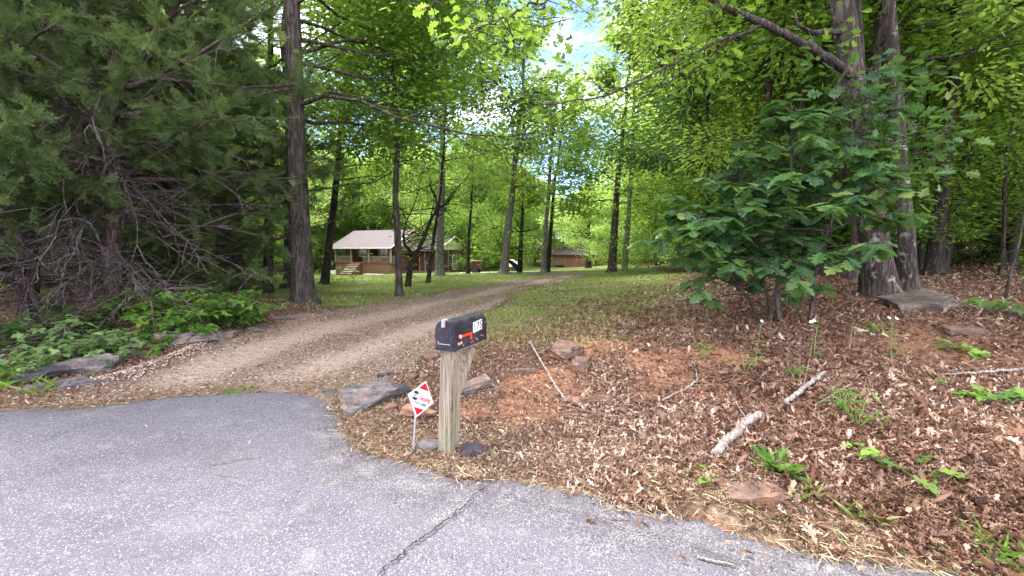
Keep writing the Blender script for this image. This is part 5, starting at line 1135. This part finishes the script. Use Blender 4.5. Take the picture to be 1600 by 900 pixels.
def bush(px, py, w, h, n, ls, tpl, lm, label, group=None, base=None, name='leafy_shrub'):
    g = at(px, py) if base is None else np.array(base); root = empty(name, g, 0, label, 'shrub', group); st = MB(); lv = MB()
    for s in range(11):
        az = s*2.4+ru(0, 1); rr_ = math.sqrt((s+.5)/11); d = np.array([math.cos(az)*w*.5*rr_, math.sin(az)*w*.4*rr_, h*ru(.7, 1)*(1-.35*rr_)]); L = np.linalg.norm(d); sp = bez((0, 0, -.03), d/L, L, 6, -.1, .1); st.tube(sp, np.linspace(.010, .003, 7), 5, cap=False)
        for q in range(5):
            k = 2+q if q < 5 else 6; a = ru(0, 6.28); dd = np.array([math.cos(a), math.sin(a), ru(-.1, .4)]); s2 = bez(sp[k], dd/np.linalg.norm(dd), ru(.12, .3)*w*.6, 4, -.1, .12); st.tube(s2, np.linspace(.005, .002, 5), 4, cap=False)
            m = max(2, n//55); t = (.2+.8*rng.random(m))*4; i = np.minimum(t.astype(int), 3); c = s2[i]+(s2[i+1]-s2[i])*(t-i)[:, None]; aa = rng.random(m)*6.28; D = np.c_[np.cos(aa), np.sin(aa), -.2+rng.normal(0, .25, m)]
            lv.inst(tpl[0], tpl[1], dirmats(D, .25)*(ls*(.6+.6*rng.random(m)))[:, None, None], c+rng.normal(0, .03, (m, 3)))
    st.build('stems', M_WSTEM, root); lv.build('leaves', lm, root); return root
bush(300,516,1.5,.75,420,.135,MAPLE,L_MAPLE,'bright green maple bush behind the long pale slab, left part of the clump')
bush(375,512,1.1,.75,380,.13,MAPLE,L_MAPLE,'yellower maple bush at the right end of the edging beside the drive')
bush(240,500,1.5,.7,320,.13,MAPLE,L_MAPLE,'darker maple bush in shade at the foot of the middle cedar')
bush(235,540,1.3,.30,330,.10,MAPLE,L_MAPLE,'low spreading green shrub behind the middle stones of the edging')
bush(170,552,1.3,.36,340,.10,MAPLE,L_PALE,'low pale shrub behind the biggest edging slab')
bush(118,566,1.2,.42,340,.10,MAPLE,L_PALE,'frosty pale shrub left of the biggest edging slab')
bush(85,545,1.0,.62,260,.12,MAPLE,L_PALE,'tall pale shrub rising above the frosty ones at the left')
bush(40,582,1.1,.40,340,.09,OVAL,L_PALE,'yellowish pale shrub at the left edge behind the leftmost slab')
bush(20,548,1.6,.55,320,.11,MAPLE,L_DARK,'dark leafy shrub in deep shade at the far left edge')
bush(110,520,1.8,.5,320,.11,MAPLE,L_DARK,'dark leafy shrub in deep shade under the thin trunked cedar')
# seedlings on the right hand bank
plant(1487,552,.10,8,.14,MAPLE,L_LIME,'lime green seedling alone on bare soil below the flat brown stone',stems=2)
plant(1520,560,.10,5,.12,MAPLE,L_LIME,'lime seedling just right of the one on bare soil',stems=1)
plant(1448,600,.07,6,.09,OVAL,L_LIME,'tiny lime seedling beside the pale branch from the right edge',stems=2)
plant(1475,600,.07,6,.08,OVAL,L_LIME,'tiny twin leaved seedling right of the one by the pale branch',stems=2)
plant(1520,628,.12,10,.12,MAPLE,L_LIME,'yellow green seedling under the pale branch near the right edge',stems=3)
plant(1575,632,.16,14,.12,MAPLE,L_MAPLE,'broad maple seedling at the right edge under the pale branch',stems=3)
plant(1555,496,.30,12,.20,MAPLE,L_MAPLE,'big leaved seedling by the right edge beneath the bare slanting stem',stems=3)
plant(1440,756,.16,12,.15,OAK,L_MAPLE,'drooping sprig of glossy oak leaves low in the leaf litter',stems=2,spread=1.2)
plant(1345,720,.12,9,.10,OVAL,L_LIME,'lime sprout below the leafy weed clump',stems=3)
plant(1340,668,.26,44,.09,LANCE,L_MAPLE,'leafy weed clump in the middle of the bank',stems=7,name='weed')
plant(1318,640,.2,26,.08,LANCE,L_MAPLE,'smaller weed touching the upper left of the leafy weed clump',stems=5,name='weed')
plant(1105,748,.05,7,.09,OVAL,L_LIME,'small lime seedling at the foot of the thick rotten branch',stems=3)
plant(1245,590,.15,16,.09,LANCE,L_MAPLE,'small weed beside the diagonal mottled stick',stems=4,name='weed')
plant(1165,585,.2,18,.08,LANCE,L_MAPLE,'weedy sprigs at the edge of the clay under the sapling',stems=5,name='weed')
plant(1100,560,.2,16,.08,LANCE,L_MAPLE,'weedy sprigs left of the oak sapling at the lawn end',stems=5,name='weed')
plant(755,594,.04,8,.05,OVAL,L_LIME,'tiny green sprout right of the post above the tilted slab',stems=3)
plant(765,680,.04,8,.06,OVAL,L_LIME,'tiny green sprout in leaves right of the black stone',stems=3)
plant(618,668,.04,7,.05,OVAL,L_LIME,'tiny green sprout left of the sign stake',stems=3)
plant(665,708,.05,9,.05,OVAL,L_LIME,'green sprout between sign stake and post',stems=4)
def tuft(px, py, n, L, w, label, mat=L_MAPLE, tpl=LANCE, name='grass_tuft', cat='plant', spread=.05, ons=False):
    g = at(px, py); root = g; m = MB(); a = rng.random(n)*6.28; D = np.c_[np.cos(a)*.6, np.sin(a)*.6, .35+.8*rng.random(n)]; M = dirmats(D, .3)*(L*(.6+.6*rng.random(n)))[:, None, None]; M[:, :, 1] *= w
    m.inst(tpl[0], tpl[1], M, np.c_[rng.normal(0, spread, n), rng.normal(0, spread, n), np.zeros(n)-.01]); o = m.build(name, mat); o.location = g; tag(o, label, cat, kind='stuff' if spread > .075 else None); return o
tuft(1217,735,46,.17,1.1,'dense tuft of narrow drooping green leaves beside the flat earth coloured stone',spread=.03)
tuft(1262,778,26,.13,.6,'small grass tuft in the verge right of the flat earth coloured stone',L_GRASS)
tuft(1345,812,16,.15,.6,'upright grass tuft in the straw verge at lower right',L_GRASS)
tuft(1588,872,110,.14,.2,'big bright grass clump in the bottom right corner by the road',L_LIME,spread=.07)
tuft(1548,866,36,.10,.22,'low grass clump just left of the big corner clump',L_LIME,spread=.1)
tuft(18,592,150,.24,.25,'tall light grass clump at the left edge beside the road',L_LIME,spread=.3)
tuft(68,612,24,.2,.5,'small weed tuft on the gravel below the lower edging slab',L_GRASS,spread=.08)
tuft(375,612,60,.09,.4,'low grass tuft growing along the end of the asphalt apron',L_LIME,spread=.09)
tuft(1370,520,16,.2,.4,'thin grass tuft left of the boulder',L_GRASS)
for px, py, lb in [(1392,565,'taller white fleabane flowers in front of the boulder'),(1272,560,'small white fleabane flowers under the oak sapling'),(1180,560,'single white fleabane flower left of the sapling stem')]:
    g = at(px, py); root = empty('wildflower', g, 0, lb, 'flower'); h = .42 if px > 1300 else .36; st = MB(); lv = MB(); pe = MB(); ce = MB()
    sp = bez((0, 0, 0), (.03, 0, 1), h, 6, 0, .07); st.tube(sp, np.linspace(.005, .003, 7), 5)
    for q in range(3 if px > 1200 else 1):
        f = bez(sp[5], np.array([ru(-.6, .6), ru(-.4, .4), .8]), .1, 3, 0, .1); st.tube(f, np.linspace(.003, .002, 4), 4); c = f[-1]
        n = 12; a = np.arange(n)*6.28/n; D = np.c_[np.cos(a), np.sin(a)*.8-.3, np.sin(a)*.5+.1]; pe.inst(OVAL[0], OVAL[1], dirmats(D, .05)*.02, np.tile(c, (n, 1))); ce.tube([c-[0, .004, .004], c+[0, -.004, .006]], .006, 8)
    n = 12; t = rng.random(n)*.7*6; i = t.astype(int); a = rng.random(n)*6.28; lv.inst(LANCE[0], LANCE[1], dirmats(np.c_[np.cos(a), np.sin(a), np.full(n, .3)], .3)*.08, sp[i])
    st.build('stem', M_STEM, root); lv.build('leaves', L_MAPLE, root); pe.build('petals', M_PETAL, root); ce.build('flower_centre', M_YEL, root)
# bare slanting stem at the right edge
g = at(1570,470); m = MB(); root = empty('bare_sapling', g, 0, 'bare slanting stem rising out of the right edge above the big leaved seedling', 'sapling'); q = np.array([P(x, y, g[1]) for x, y in [(1570,470),(1578,430),(1592,380),(1602,320),(1606,260)]])-g; q[0][2] = -.05; m.tube(q, np.linspace(.024, .01, 5), 7); m.build('stem', B_BROWN, root, True)

# ------------------------------------------------------------------ light
SUN_EL, SUN_AZ = 60, 300      # degrees; azimuth clockwise from +Y: behind and to the left of the camera
sd = np.array([math.sin(R_(SUN_AZ))*math.cos(R_(SUN_EL)), math.cos(R_(SUN_AZ))*math.cos(R_(SUN_EL)), math.sin(R_(SUN_EL))])
sl = bpy.data.lights.new('sun', 'SUN'); so = bpy.data.objects.new('sun', sl); COL.objects.link(so); sl.energy = 1.5; sl.angle = R_(12); sl.color = (1, .95, .88)
so.rotation_euler = Vector(-sd).to_track_quat('-Z', 'Y').to_euler(); so.location = tuple(sd*50)
w = bpy.data.worlds.new('World'); scene.world = w; w.use_nodes = True; nt = w.node_tree; nt.nodes.clear()
sk = nt.nodes.new('ShaderNodeTexSky'); sk.sky_type = 'NISHITA'; sk.sun_disc = False; sk.sun_elevation = R_(SUN_EL); sk.sun_rotation = R_(SUN_AZ); sk.air_density = .75; sk.dust_density = .4; sk.ozone_density = 3
tc = nt.nodes.new('ShaderNodeTexCoord'); cl = noise(nt, mapping(nt, tc.outputs['Generated'], (1, 1, 2.2)), 2.6, 7, .58)
sxyz = nt.nodes.new('ShaderNodeSeparateXYZ'); nt.links.new(tc.outputs['Generated'], sxyz.inputs[0])
# unseen bright cloud added behind and overhead for light; loose clouds, clearer sky ahead
cl2 = math_(nt, 'ADD', cl, math_(nt, 'MULTIPLY', math_(nt, 'SUBTRACT', .62, sxyz.outputs[1]), .22))
cm = sst(nt, cl2, .43, .62); cloud = mixc(nt, cm, sk.outputs[0], (10.5, 10.6, 11.2))
bgd = nt.nodes.new('ShaderNodeBackground'); bgd.inputs[1].default_value = .075; nt.links.new(cloud, bgd.inputs[0]); wo = nt.nodes.new('ShaderNodeOutputWorld'); nt.links.new(bgd.outputs[0], wo.inputs[0])
vs = scene.view_settings; vs.view_transform = 'Standard'; vs.look = 'None'; vs.gamma = 1; vs.use_curve_mapping = False; vs.exposure = 2.65
cy = scene.cycles; cy.max_bounces = 7; cy.diffuse_bounces = 4; cy.transmission_bounces = 6; cy.glossy_bounces = 2; cy.use_denoising = True; cy.caustics_reflective = False; cy.caustics_refractive = False
